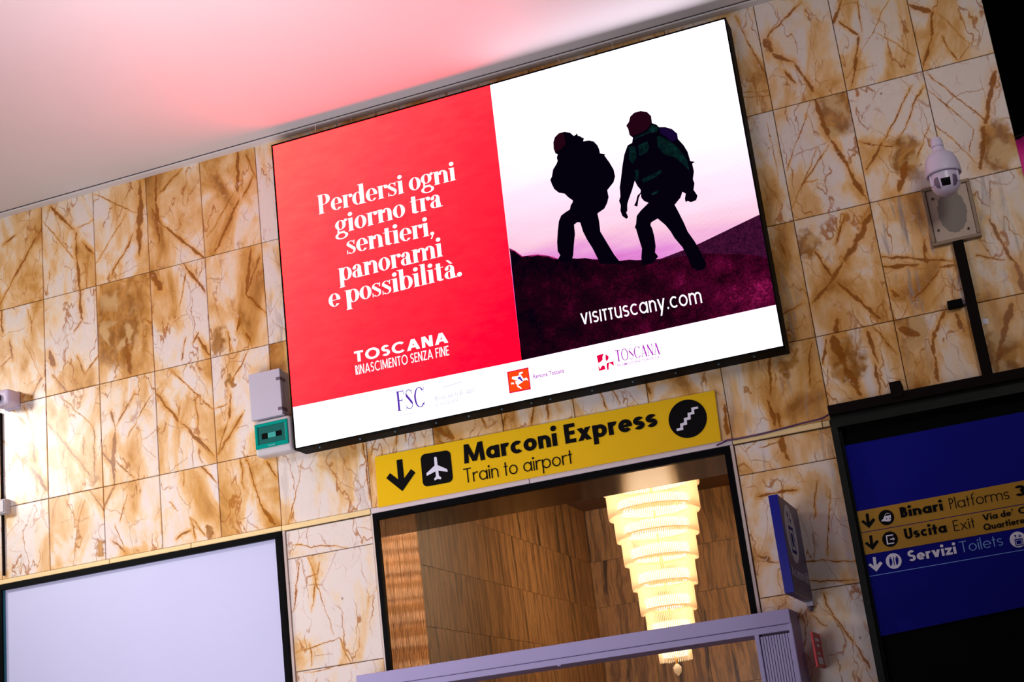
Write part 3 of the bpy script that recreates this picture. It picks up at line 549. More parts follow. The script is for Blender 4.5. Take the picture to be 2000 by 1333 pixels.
for a in [(2.3209,4.0585),(2.629,4.0598),(2.8922,4.0474),(3.1947,4.0585),(3.4312,4.0534),(3.6682,4.0511),(3.877,4.0504),(4.0084,4.0478),(4.2966,4.047),(4.5724,4.0443),(4.8569,4.0422),(5.1368,4.0434),(5.3656,4.0411)]:
    part('bolt', lathe(bmesh.new(), [(.0, -.012), (.0055, -.010), (.0055, 0)], (a[0], SY+.045, SZ0-fw), 8), M_boltblue, scr)
bm = bmesh.new()
for k in range(46):
    x = SX0+.03+k*(SX1-SX0-.06)/45+random.uniform(-.03, .03); y = random.uniform(-.10, -.02)
    tube(bm, [(x, y, SZ1+fw-.002), (x+random.uniform(-.035, .035), y-random.uniform(.0, .05), SZ1+fw+random.uniform(.06, .10))], .0011, 4)
o = part('bird_spikes', bm, M_spike, scr); o['kind'] = 'stuff'

# ---------------------------------------------------------------- lettering engine (flat print)
def ring(out, cx, cy, rx, ry, a0, a1, wx, wy=None, n=20):
    wy = wx if wy is None else wy
    for i in range(n):
        p_ = []
        for a, s in ((a0+(a1-a0)*i/n, 1), (a0+(a1-a0)*(i+1)/n, 1), (a0+(a1-a0)*(i+1)/n, 0), (a0+(a1-a0)*i/n, 0)):
            a = math.radians(a); p_.append((cx+(rx if s else rx-wx)*math.cos(a), cy+(ry if s else ry-wy)*math.sin(a)))
        out.append(p_)
def R_(out, x0, y0, x1, y1): out.append([(x0, y0), (x1, y0), (x1, y1), (x0, y1)])
def D_(out, x0, y0, x1, y1, w): out.append([(x0-w/2, y0), (x0+w/2, y0), (x1+w/2, y1), (x1-w/2, y1)])
def disc(out, cx, cy, r, n=16): out.append([(cx+r*math.cos(2*PI*i/n), cy+r*math.sin(2*PI*i/n)) for i in range(n)])
def geo(ch, w, x=.66):
    """geometric sans glyph: cap height 1, stem w; returns polygons and advance"""
    o = []; R = x/2; h = w*.86; hb = w*.78
    def bowl(cx): ring(o, cx, R, R, R, 0, 360, w, h, 32)
    if ch in 'adqgbp':
        if ch in 'adqg': bowl(R); sx = 2*R-w*.9
        else: bowl(R+w*.1); sx = 0
        y0, y1 = {'a': (0, x), 'd': (0, 1.05), 'q': (-.32, x), 'g': (-.1, x), 'b': (0, 1.05), 'p': (-.32, x)}[ch]
        R_(o, sx, y0, sx+w, y1); adv = 2*R+w*.1
        if ch == 'g': ring(o, sx+w-R, -.06, R, .27, 180+25, 360, w, h)
    elif ch == 'c': ring(o, R, R, R, R, 48, 312, w, h, 28); adv = 2*R*.88
    elif ch == 'e': ring(o, R, R, R, R, 0, 318, w, h, 30); R_(o, w*.5, R-hb*.42, 2*R-w*.02, R+hb*.36); adv = 2*R*.98
    elif ch == 'o': bowl(R); adv = 2*R
    elif ch in 'nhmru':
        a = .25+w*.25
        if ch == 'u': R_(o, 2*a-w, 0, 2*a, x); R_(o, 0, a, w, x); ring(o, a, a, a, a, 180, 360, w, h); adv = 2*a
        else:
            R_(o, 0, 0, w, 1.05 if ch == 'h' else x)
            if ch == 'r': ring(o, .30, x-.30, .30, .30, 62, 165, w, h); adv = .36+w*.2
            else:
                ring(o, a, x-a, a, a, 0, 180, w, h); R_(o, 2*a-w, 0, 2*a, x-a); adv = 2*a
                if ch == 'm': ring(o, 3*a-w, x-a, a, a, 0, 180, w, h); R_(o, 4*a-2*w, 0, 4*a-w, x-a); adv = 4*a-w
    elif ch == 'i': R_(o, 0, 0, w, x); disc(o, w/2, x+.14+w*.5, w*.62 if w > .12 else w*.85); adv = w
    elif ch == 'l': R_(o, 0, 0, w, 1.05); adv = w
    elif ch == 't': R_(o, .1, 0, .1+w, .92); R_(o, 0, x-hb, .2+w, x); adv = .2+w
    elif ch == 'f': R_(o, .1, 0, .1+w, .86); R_(o, 0, x-hb, .2+w, x); ring(o, .1+.24, .84, .24, .24, 75, 180, w, h); adv = .26+w*.7
    elif ch in 'sS83':
        H = x if ch == 's' else 1.0; k = 1.22 if ch == 's' else 1.0; hh = w*.86; r = (H-hh)/4+hh/2
        if ch == '3':
            ring(o, r*1.05, H-r, r*1.05, r, -90, 155, w, hh); ring(o, r*1.05, r, r*1.1, r, -160, 90, w, hh); adv = r*2.15
        else:
            ring(o, r*k, H-r, r*k, r, 32, 270, w, hh); ring(o, r*k, r, r*k, r, -148, 90, w, hh); adv = 2*r*k
    elif ch in 'vVyAx':
        H = x if ch in 'vyx' else 1.0; W_ = (.56 if ch in 'vyx' else .82)+w*.5; ww = w*1.12
        if ch == 'V' or ch == 'v': D_(o, W_/2, 0, ww/2, H, ww); D_(o, W_/2, 0, W_-ww/2, H, ww)
        if ch == 'A': D_(o, ww/2, 0, W_/2, H, ww); D_(o, W_-ww/2, 0, W_/2, H, ww); R_(o, W_*.22, .22, W_*.78, .22+h)
        if ch == 'y': D_(o, W_/2-.03, 0, ww/2, H, ww); D_(o, W_*.28, -.32, W_-ww/2, H, ww)
        if ch == 'x': D_(o, ww/2, 0, W_-ww/2, H, ww); D_(o, W_-ww/2, 0, ww/2, H, ww)
        adv = W_
    elif ch in 'zZ':
        H = x if ch == 'z' else 1.0; W_ = .46+w*.4 if ch == 'z' else .62; R_(o, 0, 0, W_, h); R_(o, 0, H-h, W_, H)
        D_(o, w*.62, h*.5, W_-w*.62, H-h*.5, w*1.2); adv = W_
    elif ch == 'M':
        W_ = .86+w*.9; D_(o, w/2, 0, w*.5+.06, 1, w); D_(o, W_-w/2, 0, W_-w*.5-.06, 1, w); D_(o, W_/2, .05, w*.5+.07, 1, w*.95); D_(o, W_/2, .05, W_-w*.5-.07, 1, w*.95); adv = W_
    elif ch == 'N': W_ = .60+w*.7; R_(o, 0, 0, w, 1); R_(o, W_-w, 0, W_, 1); D_(o, W_-w*.6, 0, w*.6, 1, w*1.15); adv = W_
    elif ch in 'EFLTI':
        W_ = .42+w*.5; adv = W_
        if ch == 'T': W_ = .56+w*.4; adv = W_; R_(o, (W_-w)/2, 0, (W_+w)/2, 1); R_(o, 0, 1-h, W_, 1)
        elif ch == 'I': R_(o, 0, 0, w, 1); adv = w
        else:
            R_(o, 0, 0, w, 1)
            if ch in 'EL': R_(o, 0, 0, W_, h)
            if ch in 'EF': R_(o, 0, 1-h, W_, 1); R_(o, 0, .5-h*.4, W_*.92, .5+h*.6)
    elif ch in 'PBR':
        R_(o, 0, 0, w, 1); a = .27; W_ = .30+w*.8
        yb = 1-2*a; R_(o, 0, 1-h, W_-a, 1); R_(o, 0, yb, W_-a, yb+h); ring(o, W_-a, 1-a, a, a, -90, 90, w, h); adv = W_
        if ch == 'B': a2 = (yb+h)/2; R_(o, 0, 0, W_-a+.02, h); ring(o, W_-a+.02, a2, a+.02, a2, -90, 90, w, h); adv = W_+.04
        if ch == 'R': D_(o, W_-w*.4, 0, W_*.5, yb+h*.4, w*1.15); adv = W_+w*.1
    elif ch in 'OQC':
        r = .52; a0, a1 = (0, 360) if ch != 'C' else (44, 316); ring(o, r, .5, r, .52, a0, a1, w, h, 36); adv = 2*r if ch != 'C' else 1.78*r
        if ch == 'Q': D_(o, 2*r-.02, -.02, r*1.15, .34, w)
    elif ch == 'U': W_ = .55+w*.5; a = W_/2; R_(o, 0, a, w, 1); R_(o, W_-w, a, W_, 1); ring(o, a, a, a, a, 180, 360, w, h); adv = W_
    elif ch == '.': disc(o, w*.55, w*.5, w*.58); adv = w*1.1
    elif ch == ',': D_(o, 0.02, -.2, w*.7, w*.6, w*.8); adv = w
    elif ch == "'": D_(o, w*.3, .68, w*.8, 1.02, w*.8); adv = w*1.2
    elif ch == 'τ': R_(o, .12, 0, .12+w, .72); R_(o, 0, .72-h, .26+w, .72); adv = .26+w
    elif ch == 'ı': R_(o, 0, 0, w, .72); adv = w
    elif ch == ' ': adv = .24
    else: adv = .3
    return o, adv
def dido(ch, w=.19, x=.67):
    """fat-face serif glyph: thick stems, hairline serifs"""
    o = []; t_ = .030; s = .042; rx = .275
    def stem(x0, y0, y1, foot=True, flag=True, ff=None):
        R_(o, x0, y0, x0+w, y1)
        if foot: R_(o, x0-s, y0, x0+w+s, y0+t_)
        if flag: o.append([(x0-s-.02, y1-t_), (x0+.02, y1-t_), (x0+.02, y1), (x0-s-.02, y1)])
    def bowl(cx, cy=x/2): ring(o, cx, cy, rx, x/2, 0, 360, w*.92, t_, 32)
    if ch == 'P': stem(.06, 0, 1); R_(o, .06+w, 1-t_, .34, 1); R_(o, .06+w, .46, .34, .46+t_); ring(o, .34, .73, .27, .27, -90, 90, w, t_, 24); adv = .62
    elif ch == 'o': bowl(rx); adv = 2*rx
    elif ch == 'e': ring(o, rx, x/2, rx, x/2, 0, 180, w*.92, t_, 24); ring(o, rx, x/2, rx, x/2, 180, 320, w*.92, t_, 20); R_(o, w*.8, x*.47, 2*rx-.01, x*.47+t_); adv = 2*rx*.97
    elif ch == 'c': ring(o, rx, x/2, rx, x/2, 60, 315, w*.92, t_, 28); disc(o, rx*1.5, x*.76, .085); adv = 2*rx*.95
    elif ch == 'd': bowl(rx); R_(o, 2*rx-w, 0, 2*rx+.02, 1.04); R_(o, 2*rx, 0, 2*rx+.10, t_); R_(o, 2*rx-w-.08, 1.04-t_, 2*rx-w+.02, 1.04); adv = 2*rx+.09
    elif ch == 'b': bowl(rx+.06); R_(o, .04, 0, .04+w, 1.04); R_(o, -.05, 1.04-t_, .06, 1.04); adv = 2*rx+.06
    elif ch == 'p': bowl(rx+.10); stem(.06, -.32, x); adv = 2*rx+.10
    elif ch == 'g':
        ring(o, .25, .44, .25, .25, 0, 360, .16, t_, 26); ring(o, .27, -.12, .30, .18, 0, 360, .13, t_*1.6, 28)
        D_(o, .12, .02, .14, .26, .08); R_(o, .10, .0, .42, .10); disc(o, .50, .63, .075); D_(o, .40, .55, .48, .66, .05); adv = .56
    elif ch == 'r': stem(.06, 0, x); ring(o, .37, x-.20, .20, .20, 70, 180, .06, t_); disc(o, .42, x-.10, .095); adv = .47
    elif ch in 'nm':
        stem(.06, 0, x); a = .235; c = .06+w+.02+a-w*.4
        ring(o, c, x-.24, a, .24, 0, 170, w*.95, t_*1.4, 18); R_(o, c+a-w*.95, 0, c+a, x-.24); R_(o, c+a-w-s, 0, c+a+s, t_); adv = c+a+s*1.1
        if ch == 'm': c2 = c+2*a-w*.45; ring(o, c2, x-.24, a, .24, 0, 170, w*.95, t_*1.4, 18); R_(o, c2+a-w*.95, 0, c2+a, x-.24); R_(o, c2+a-w-s, 0, c2+a+s, t_); adv = c2+a+s*1.1
    elif ch == 'i': stem(.06, 0, x); disc(o, .06+w/2, x+.20, w*.56); adv = w+.12
    elif ch == 'l': stem(.06, 0, 1.04); adv = w+.12
    elif ch == 't': R_(o, .08, .1, .08+w, .88); R_(o, -.0, x-t_, .40, x); ring(o, .24, .14, .16, .14, 180, 330, w*.7, t_); R_(o, .08, .05, .08+w, .3); adv = .40
    elif ch == 's':
        ring(o, .215, x-.18, .20, .18, 35, 200, .10, t_); ring(o, .215, .18, .20, .18, -145, 20, .10, t_)
        o.append([(.02, x-.22), (.10, x-.30), (.36, .14), (.42, .22), (.40, .30), (.12, x-.12), (.03, x-.12)]); D_(o, .36, x-.20, .38, x, .04); D_(o, .03, 0, .04, .2, .04); adv = .44
    elif ch in 'aà':
        ring(o, .24, x-.20, .20, .20, 0, 150, w*.8, t_); disc(o, .12, x-.16, .085); R_(o, .44-w, .06, .44, x-.20); R_(o, .42, 0, .54, t_*1.5); R_(o, .44-w, 0, .46, .2)
        ring(o, .20, .19, .20, .19, 60, 300, w*.8, t_); R_(o, .22, .36, .30, .36+t_); adv = .52
        if ch == 'à': D_(o, .34, x+.05, .17, x+.26, .11)
    elif ch == ',': disc(o, .1, .08, .09); D_(o, .04, -.18, .14, .05, .06); adv = .2
    elif ch == '.': disc(o, .11, .10, .11); adv = .22
    elif ch == ' ': adv = .20
    else: adv = .3
    return o, adv
def layout(txt, fn, gap):
    x = 0; out = []
    for c in txt:
        g, adv = fn(c)
        for p_ in g: out.append([(a+x, b) for a, b in p_])
        x += adv+gap
    return out, x-gap
def letters(parent, name, txt, fn, gap, ax, bx, cap, y, m, mapper=None):
    """txt set from point ax to point bx (both on the baseline), cap = cap height in metres"""
    total = layout(txt, fn, gap)[1]; dx, dz = bx[0]-ax[0], bx[1]-ax[1]; s = 1/total; start = 0
    for word in txt.split(' '):                       # every word is a part
        ps, W_ = layout(word, fn, gap); bm = bmesh.new()
        for k, p_ in enumerate(ps):
            if sum(p_[i-1][0]*p_[i][1]-p_[i][0]*p_[i-1][1] for i in range(len(p_))) < 0: p_ = p_[::-1]
            q = [(ax[0]+(a+start)*s*dx, ax[1]+(a+start)*s*dz+b*cap) for a, b in p_]
            if mapper: bm.faces.new([bm.verts.new(mapper(u, v_, k)) for u, v_ in q])
            else: poly(bm, q, y-k*8e-6)
        part(name, bm, m, parent, recalc=False); start += W_+2*gap+fn(' ')[1]
G = lambda w, x=.66: (lambda c: geo(c, w, x))
def serif(c): return dido(c.lower() if c.lower() in 'abcdeglmnoprst' else c)

sy = SY-.008
def L2(pr): return pr[0], pr[1]
for txt, pr in (('Perdersi ogni', [(2.4862,5.7096),(3.5564,5.6993)]), ('giorno tra', [(2.6081,5.5236),(3.4313,5.533)]), ('sentieri,', [(2.6812,5.356),(3.352,5.3408)]), ('panorami', [(2.5997,5.1696),(3.3981,5.1706)]), ('e possibilità.', [(2.5077,4.9963),(3.5188,4.9977)])):
    letters(pan, 'slogan_line', txt, dido, .018, pr[0], pr[1], .146, sy, M_stext)
pr = [(2.6655,4.5623),(3.366,4.5533)]; letters(pan, 'slogan_line', 'TOSCANA', G(.23), .13, pr[0], pr[1], .078, sy, M_stext)
pr = [(2.6647,4.4722),(3.3616,4.4655)]; letters(pan, 'slogan_line', 'RINASCIMENTO SENZA FINE', G(.15), .12, pr[0], pr[1], .068, sy, M_stext)
pr = [(4.302,4.4694),(5.109,4.4365)]; letters(pan, 'web_address', 'vısıττuscany.com', G(.125, .70), .12, pr[0], pr[1], .112, sy, M_stext)

# small print set in Blender's own built-in font
def small(parent, name, txt, a, b, y, m, bold=0.0, h=None, shear=0):
    cu = bpy.data.curves.new('t', 'FONT'); cu.body = txt; cu.size = 1; cu.offset = bold; cu.shear = shear; cu.resolution_u = 3
    o = bpy.data.objects.new('t', cu); C.objects.link(o); dg = bpy.context.evaluated_depsgraph_get()
    me = bpy.data.meshes.new_from_object(o.evaluated_get(dg)); bpy.data.objects.remove(o)
    xs_ = [v.co.x for v in me.vertices]; x0, x1 = min(xs_), max(xs_); s = (b[0]-a[0])/(x1-x0); sz = s if h is None else h/.72
    dz = (b[1]-a[1])
    for v in me.vertices:
        u = (v.co.x-x0)/(x1-x0); v.co = Vector((a[0]+u*(b[0]-a[0]), y, a[1]+u*dz+v.co.y*sz))
    me.materials.clear(); me.materials.append(m); q = bpy.data.objects.new(name, me); C.objects.link(q)
    q.parent = parent; q.matrix_parent_inverse = Matrix.Translation(-Vector(wloc(parent)))
    return q
# thin didone capitals for the small logos
def F_(c):
    o = []; w, t_ = .17, .045; adv = .3
    if c == 'F': R_(o, .05, 0, .05+w, 1); R_(o, 0, 0, .3, t_); R_(o, 0, 1-t_, .6, 1); R_(o, .1, .5, .45, .5+t_); D_(o, .57, .8, .59, 1, t_); D_(o, .44, .42, .45, .62, t_); adv = .62
    elif c == 'S': ring(o, .30, .75, .26, .25, 35, 230, .06, t_); ring(o, .30, .25, .28, .25, -150, 50, .06, t_); o.append([(.06, .70), (.14, .58), (.50, .22), (.56, .32), (.50, .42), (.12, .80)]); D_(o, .53, .74, .55, 1, t_); D_(o, .03, 0, .04, .25, t_); adv = .60
    elif c == 'C': ring(o, .46, .5, .44, .52, 40, 322, .15, t_, 30); D_(o, .82, .72, .84, 1, t_); D_(o, .82, .05, .84, .25, t_); adv = .86
    elif c == 'T': R_(o, .24, 0, .24+w, 1); R_(o, .14, 0, .49, t_); R_(o, 0, 1-t_*1.5, .63, 1); D_(o, .0, .8, .03, 1, t_); D_(o, .63, .8, .60, 1, t_); adv = .64
    elif c == 'O': ring(o, .46, .5, .44, .52, 0, 360, .13, t_*1.5, 32); adv = .92
    elif c == 'A': D_(o, .06, 0, .37, 1, t_*1.6); D_(o, .62, 0, .36, 1, w); R_(o, .16, .3, .52, .34); R_(o, -.02, 0, .18, t_); R_(o, .50, 0, .78, t_); adv = .74
    elif c == 'N': D_(o, .10, 0, .10, 1, t_*1.6); D_(o, .62, 0, .62, 1, t_*1.6); D_(o, .62, 0, .08, 1, w); R_(o, 0, 0, .22, t_); R_(o, .5, 1-t_, .74, 1); adv = .74
    return o, adv
pr = [(2.9489,4.156),(3.1522,4.1507)]; letters(pan, 'logo_letters', 'FSC', F_, .10, pr[0], pr[1], .138, sy, M_sink)
pr = [(4.4974,4.1735),(4.79,4.1637)]; letters(pan, 'logo_letters', 'TOSCANA', F_, .04, pr[0], pr[1], .078, sy, M_smag)
pr = [(4.5011,4.1399),(4.781,4.1383)]; small(pan, 'logo_small_print', 'PROMOZIONE TURISTICA', pr[0], pr[1], sy, M_smag, .01, .018)
pr = [(3.9288,4.1793),(4.1419,4.1781)]; small(pan, 'logo_small_print', 'Regione Toscana', pr[0], pr[1], sy, M_smag, .02, .030)
pr = [(3.2256,4.1713),(3.5117,4.1782)]; small(pan, 'logo_small_print', 'Fondo per lo Sviluppo', pr[0], pr[1], sy, M_spale, 0, .034, .2)
pr = [(3.229,4.1351),(3.3886,4.1345)]; small(pan, 'logo_small_print', 'e la Coesione', pr[0], pr[1], sy, M_spale, 0, .030, .2)
multi('logo_rule', [[(3.2909,4.2542),(3.4298,4.2663),(3.4332,4.2631),(3.2942,4.2506)], [(2.9384,4.1277),(3.0888,4.1207),(3.0885,4.1179),(2.9381,4.1249)]], sy, M_spale, pan)
part('logo_square', P([(3.7527,4.2641),(3.9032,4.2643),(3.9025,4.1135),(3.7519,4.1165)], sy), M_srim, pan)
part('logo_square', P([(3.7606,4.2573),(3.8987,4.2559),(3.8947,4.1218),(3.759,4.1234)], sy-.001), M_sorange, pan)
multi('logo_winged_horse', [[(3.7851,4.2235),(3.8227,4.2205),(3.8438,4.2284),(3.8601,4.1979),(3.8687,4.1862),(3.8466,4.1712),(3.819,4.1917),(3.795,4.2017),(3.7808,4.2096)], [(3.8036,4.19),(3.8337,4.1887),(3.8466,4.1712),(3.8282,4.1652),(3.8172,4.1577),(3.804,4.1728)],
   [(3.8644,4.1921),(3.8803,4.1985),(3.8889,4.1869),(3.8919,4.1716),(3.8834,4.1832),(3.8681,4.1815)], [(3.8123,4.1587),(3.8264,4.1509),(3.8417,4.133),(3.8362,4.1293),(3.8203,4.1424),(3.8092,4.1545)], [(3.7726,4.1842),(3.7901,4.183),(3.7935,4.17),(3.7815,4.175),(3.7735,4.1717)], [(3.8325,4.2382),(3.8457,4.2428),(3.8632,4.2415),(3.8567,4.2306),(3.8442,4.2308),(3.8383,4.2246)]], sy-.002, M_swhite, pan)
multi('logo_winged_horse', [[(3.8214,4.2109),(3.842,4.214),(3.8497,4.1951),(3.8577,4.1787),(3.8472,4.176),(3.8368,4.1929),(3.8248,4.1979)]], sy-.003, M_sink, pan)
multi('logo_emblem', [[(4.3727,4.2429),(4.4235,4.2472),(4.4107,4.2263),(4.4094,4.2072),(4.394,4.1967),(4.3764,4.1907)], [(4.435,4.2405),(4.4516,4.2203),(4.4483,4.2072),(4.4396,4.1952),(4.4298,4.1945),(4.4292,4.2196)], [(4.4417,4.1809),(4.4694,4.1805),(4.4786,4.1868),(4.4768,4.1513),(4.4607,4.1685),(4.4494,4.1765),(4.4427,4.1586),(4.4404,4.137),(4.4304,4.1308),(4.4283,4.1644),(4.4333,4.1799)],
   [(4.3763,4.1894),(4.379,4.1694),(4.3833,4.1505),(4.3952,4.1659),(4.4069,4.1703),(4.4158,4.1643),(4.4194,4.1414),(4.3969,4.1393),(4.3734,4.1396)]], sy, M_srim, pan)

# ---------------------------------------------------------------- yellow direction sign over the door
y0 = -.030
sg = thing('direction_sign', 'long yellow sign with airplane, arrow and stairs symbols directly above the doorway', 'sign', (3.86, 0, 3.57))
pp = [(2.6826,3.9164),(5.0648,3.8979),(5.0542,3.5681),(2.6745,3.5652)]
xa, xb = (pp[0][0]+pp[3][0])/2, (pp[1][0]+pp[2][0])/2; za, zb = (pp[0][1]+pp[1][1])/2, (pp[2][1]+pp[3][1])/2
part('panel', P([(pp[3][0], pp[3][1]), (pp[2][0], pp[2][1]), (pp[1][0], pp[1][1]), (pp[0][0], pp[0][1])], -.002, .028), M_yellow, sg)
yl = y0-.0025
part('arrow', P([(2.8415,3.8622),(2.8839,3.8622),(2.8846,3.7292),(2.9405,3.782),(2.9704,3.7522),(2.8633,3.6435),(2.7538,3.7534),(2.7844,3.783),(2.84,3.7285)], yl, .001), M_ink, sg)
def rounded(p4, r, n=6):
    out = []
    for i in range(4):
        a, b, c = Vector(p4[i-1]), Vector(p4[i]), Vector(p4[(i+1)%4]); u = (a-b).normalized()*r; v_ = (c-b).normalized()*r
        for k in range(n+1):
            t_ = k/n*PI/2; q = b+u*(1-math.sin(t_))+v_*(1-math.cos(t_)); out.append((q.x, q.y))
    return out
part('airplane_badge', P(rounded([(3.0186,3.867),(3.2373,3.8594),(3.2357,3.6408),(3.0157,3.6433)], .035), yl, .001), M_ink, sg)
part('airplane', P([(3.1173,3.8248),(3.12,3.8307),(3.1276,3.8321),(3.1347,3.8285),(3.1367,3.8224),(3.1375,3.7723),(3.202,3.7327),(3.2049,3.7138),(3.1382,3.7332),(3.1394,3.6991),(3.1537,3.6854),(3.1522,3.6724),(3.1271,3.6793),(3.1044,3.6724),(3.1025,3.6854),(3.1174,3.6978),(3.118,3.7332),(3.0516,3.7138),(3.0502,3.7315),(3.1157,3.7733)], yl-.0025, .001), M_white, sg)
cc = [(4.8675,3.7502),(4.7594,3.7495)][0]
part('stairs_badge', P([(cc[0]+.124*math.cos(2*PI*i/48), cc[1]+.124*math.sin(2*PI*i/48)) for i in range(48)], yl, .001), M_ink, sg)
part('stairs', P([(4.7857,3.6995),(4.8136,3.7001),(4.8149,3.7274),(4.8417,3.7296),(4.8445,3.7582),(4.8709,3.7592),(4.8733,3.7861),(4.9,3.7871),(4.9018,3.8146),(4.9452,3.8152),(4.9462,3.801),(4.9176,3.7997),(4.9164,3.7716),(4.8898,3.7706),(4.8878,3.742),(4.8612,3.7409),(4.8594,3.7135),(4.8313,3.7115),(4.8304,3.6847),(4.7874,3.6841)], yl-.0025, .001), M_white, sg)
pr = [(3.3287,3.7455),(4.6703,3.7415)]; letters(sg, 'lettering', 'Marconi Express', G(.235), .075, pr[0], pr[1], .129, yl-.0015, M_ink)
pr = [(3.3153,3.6153),(4.0763,3.607)]; letters(sg, 'lettering', 'Train to airport', G(.095), .10, pr[0], pr[1], .098, yl-.0015, M_ink)

# ---------------------------------------------------------------- right information board
bd = thing('information_board', 'large dark framed blue station board with yellow strips, lower right', 'board', (6.4, 0, 1.4))
bm = bmesh.new()
box(bm, 5.752, 7.40, -.14, .055, 3.572, 3.635, bev=.004, seg=1)
part('top_rail', bm, M_pipe, bd)
part('inner_rail', B(5.752, 7.40, -.10, .055, 3.50, 3.572), M_green, bd)
bm = bmesh.new(); box(bm, 5.745, 5.785, -.10, .055, 1.2, 3.50); box(bm, 5.785, 5.80, -.06, .055, 1.2, 3.50); part('side_rail', bm, M_green, bd)
part('backing', B(5.80, 7.40, -.02, .055, 1.2, 3.50), M_blackrub, bd)
part('side_rail', B(7.36, 7.40, -.10, .055, 1.2, 3.50), M_green, bd)
by = -.05
part('blue_panel', P([(5.7902,3.3894),(7.0279,3.3939),(6.9715,2.3069),(5.7675,2.238)], -.02, .03), M_blue, bd)
st = part('yellow_strip', P([(5.7789,2.9824),(6.942,2.9978),(6.9355,2.8641),(5.778,2.8544)], by-.0005, .003), M_yellow2, bd)
st2 = part('yellow_strip', P([(5.7779,2.8501),(6.9344,2.8592),(6.9318,2.7314),(5.776,2.7197)], by-.0005, .003), M_yellow2, bd)
part('strip_line', P([(5.7732,2.593),(6.857,2.6065),(6.8562,2.6028),(5.7732,2.5894)], by-.0005, .002), M_lblue, bd)
ti_ = by-.0045
AR = [(280,413),(312,408),(325,500),(362,458),(385,478),(322,568),(232,500),(250,478),(292,512)]
for pts_, m_ in (([(5.848,2.9596),(5.8655,2.9594),(5.863,2.9084),(5.8869,2.9276),(5.8981,2.9145),(5.854,2.872),(5.8138,2.918),(5.8281,2.9267),(5.8445,2.906)], M_ink), ([(5.8446,2.828),(5.862,2.8278),(5.8596,2.7772),(5.8833,2.7965),(5.8945,2.7835),(5.8506,2.7412),(5.8106,2.7866),(5.8248,2.7953),(5.8411,2.7748)], M_ink), ([(5.841,2.6992),(5.8584,2.6991),(5.8559,2.6489),(5.8796,2.6681),(5.8918,2.6551),(5.8479,2.6124),(5.8077,2.6579),(5.8218,2.6666),(5.8381,2.6464)], M_white)):
    part('arrow', P(pts_, ti_, .001), m_, bd)
def badge(c, r, m, y=ti_): return part('badge', P([(c[0]+r*math.cos(2*PI*i/36), c[1]+r*math.sin(2*PI*i/36)) for i in range(36)], y, .001), m, bd)
b1, b2, b3, b4 = [(5.9635,2.9174),(5.9604,2.7874),(5.957,2.6575),(6.6671,2.6652)]
badge(b1, .0455, M_ink); badge(b2, .0455, M_ink); badge(b3, .0455, M_white); badge(b4, .0455, M_white)
tj = ti_-.0025
part('train_symbol', P([(5.9287,2.8988),(5.9464,2.9146),(5.956,2.9307),(5.9708,2.9426),(5.988,2.9385),(5.9916,2.9234),(5.9869,2.8964),(5.9775,2.8925),(5.9819,2.8873),(5.967,2.8943),(5.9636,2.8905),(5.9539,2.8966)], tj, .0008), M_white, bd)
multi('train_windows', [[(5.9569,2.9295),(5.97,2.9383),(5.9888,2.9372),(5.989,2.9272),(5.9568,2.9261)], [(5.9612,2.912),(5.9671,2.9121),(5.9664,2.9055),(5.9604,2.9055)], [(5.9802,2.912),(5.9862,2.9121),(5.9854,2.9055),(5.9795,2.9055)]], tj-.0012, M_ink, bd)
multi('exit_symbol', [[(5.9405,2.8124),(5.9828,2.8129),(5.9827,2.8063),(5.9468,2.8058),(5.9456,2.7651),(5.9811,2.7646),(5.9799,2.7582),(5.9376,2.7577)], [(5.9604,2.7891),(5.9782,2.7888),(5.9756,2.7976),(5.9884,2.7854),(5.9786,2.7739),(5.9792,2.7826),(5.9603,2.783)]], tj-.0006, M_white, bd)
multi('toilet_symbol', [[(5.9335,2.6737),(5.9475,2.6736),(5.9484,2.6504),(5.9407,2.6326),(5.9331,2.6322),(5.9312,2.6505)], [(5.9374,2.6829),(5.9449,2.6828),(5.9445,2.6752),(5.937,2.6753)], [(5.9571,2.6819),(5.9614,2.6817),(5.9589,2.6323),(5.9546,2.6325)], [(5.9702,2.6742),(5.9852,2.6739),(5.9843,2.6527),(5.9761,2.6322),(5.9685,2.6318),(5.9682,2.6527)], [(5.9751,2.6827),(5.9826,2.6826),(5.9822,2.675),(5.9747,2.6751)]], tj-.0006, M_blue, bd)
multi('lift_symbol', [[(6.6475,2.6691),(6.6901,2.6693),(6.6908,2.6628),(6.6529,2.6628),(6.6519,2.634),(6.6888,2.6342),(6.6887,2.6289),(6.6467,2.6285)], [(6.6889,2.6685),(6.693,2.6683),(6.6909,2.6296),(6.6867,2.6292)], [(6.6557,2.6591),(6.6848,2.659),(6.6825,2.6385),(6.6548,2.6378)], [(6.6479,2.6878),(6.6565,2.6944),(6.6641,2.6867),(6.6598,2.6858),(6.6597,2.6756),(6.6555,2.6752),(6.6552,2.686)], [(6.6809,2.6934),(6.6819,2.6836),(6.6879,2.6879),(6.689,2.6835),(6.6791,2.6755),(6.672,2.6853),(6.6762,2.6857),(6.6767,2.6931)]], tj-.0006, M_blue, bd)
def bl(txt, u, cap, m, w, gap=.09, nm='lettering'): letters(bd, nm, txt, G(w), gap, u[0], u[1], cap, tj, m)
bl('Binari', [(6.0479,2.9002),(6.2933,2.9025)], .062, M_ink, .23)
bl('Platforms', [(6.3342,2.9007),(6.6724,2.9043)], .066, M_ink, .08, .11)
bl('3', [(6.7078,2.9088),(6.7667,2.9103)], .062, M_ink, .25)
bl('Uscita', [(6.0478,2.7713),(6.2895,2.7733)], .062, M_ink, .23)
bl('Exit', [(6.33,2.7706),(6.45,2.7729)], .063, M_ink, .085, .13)
bl("Via de'", [(6.5013,2.8033),(6.6749,2.8076)], .036, M_ink, .21)
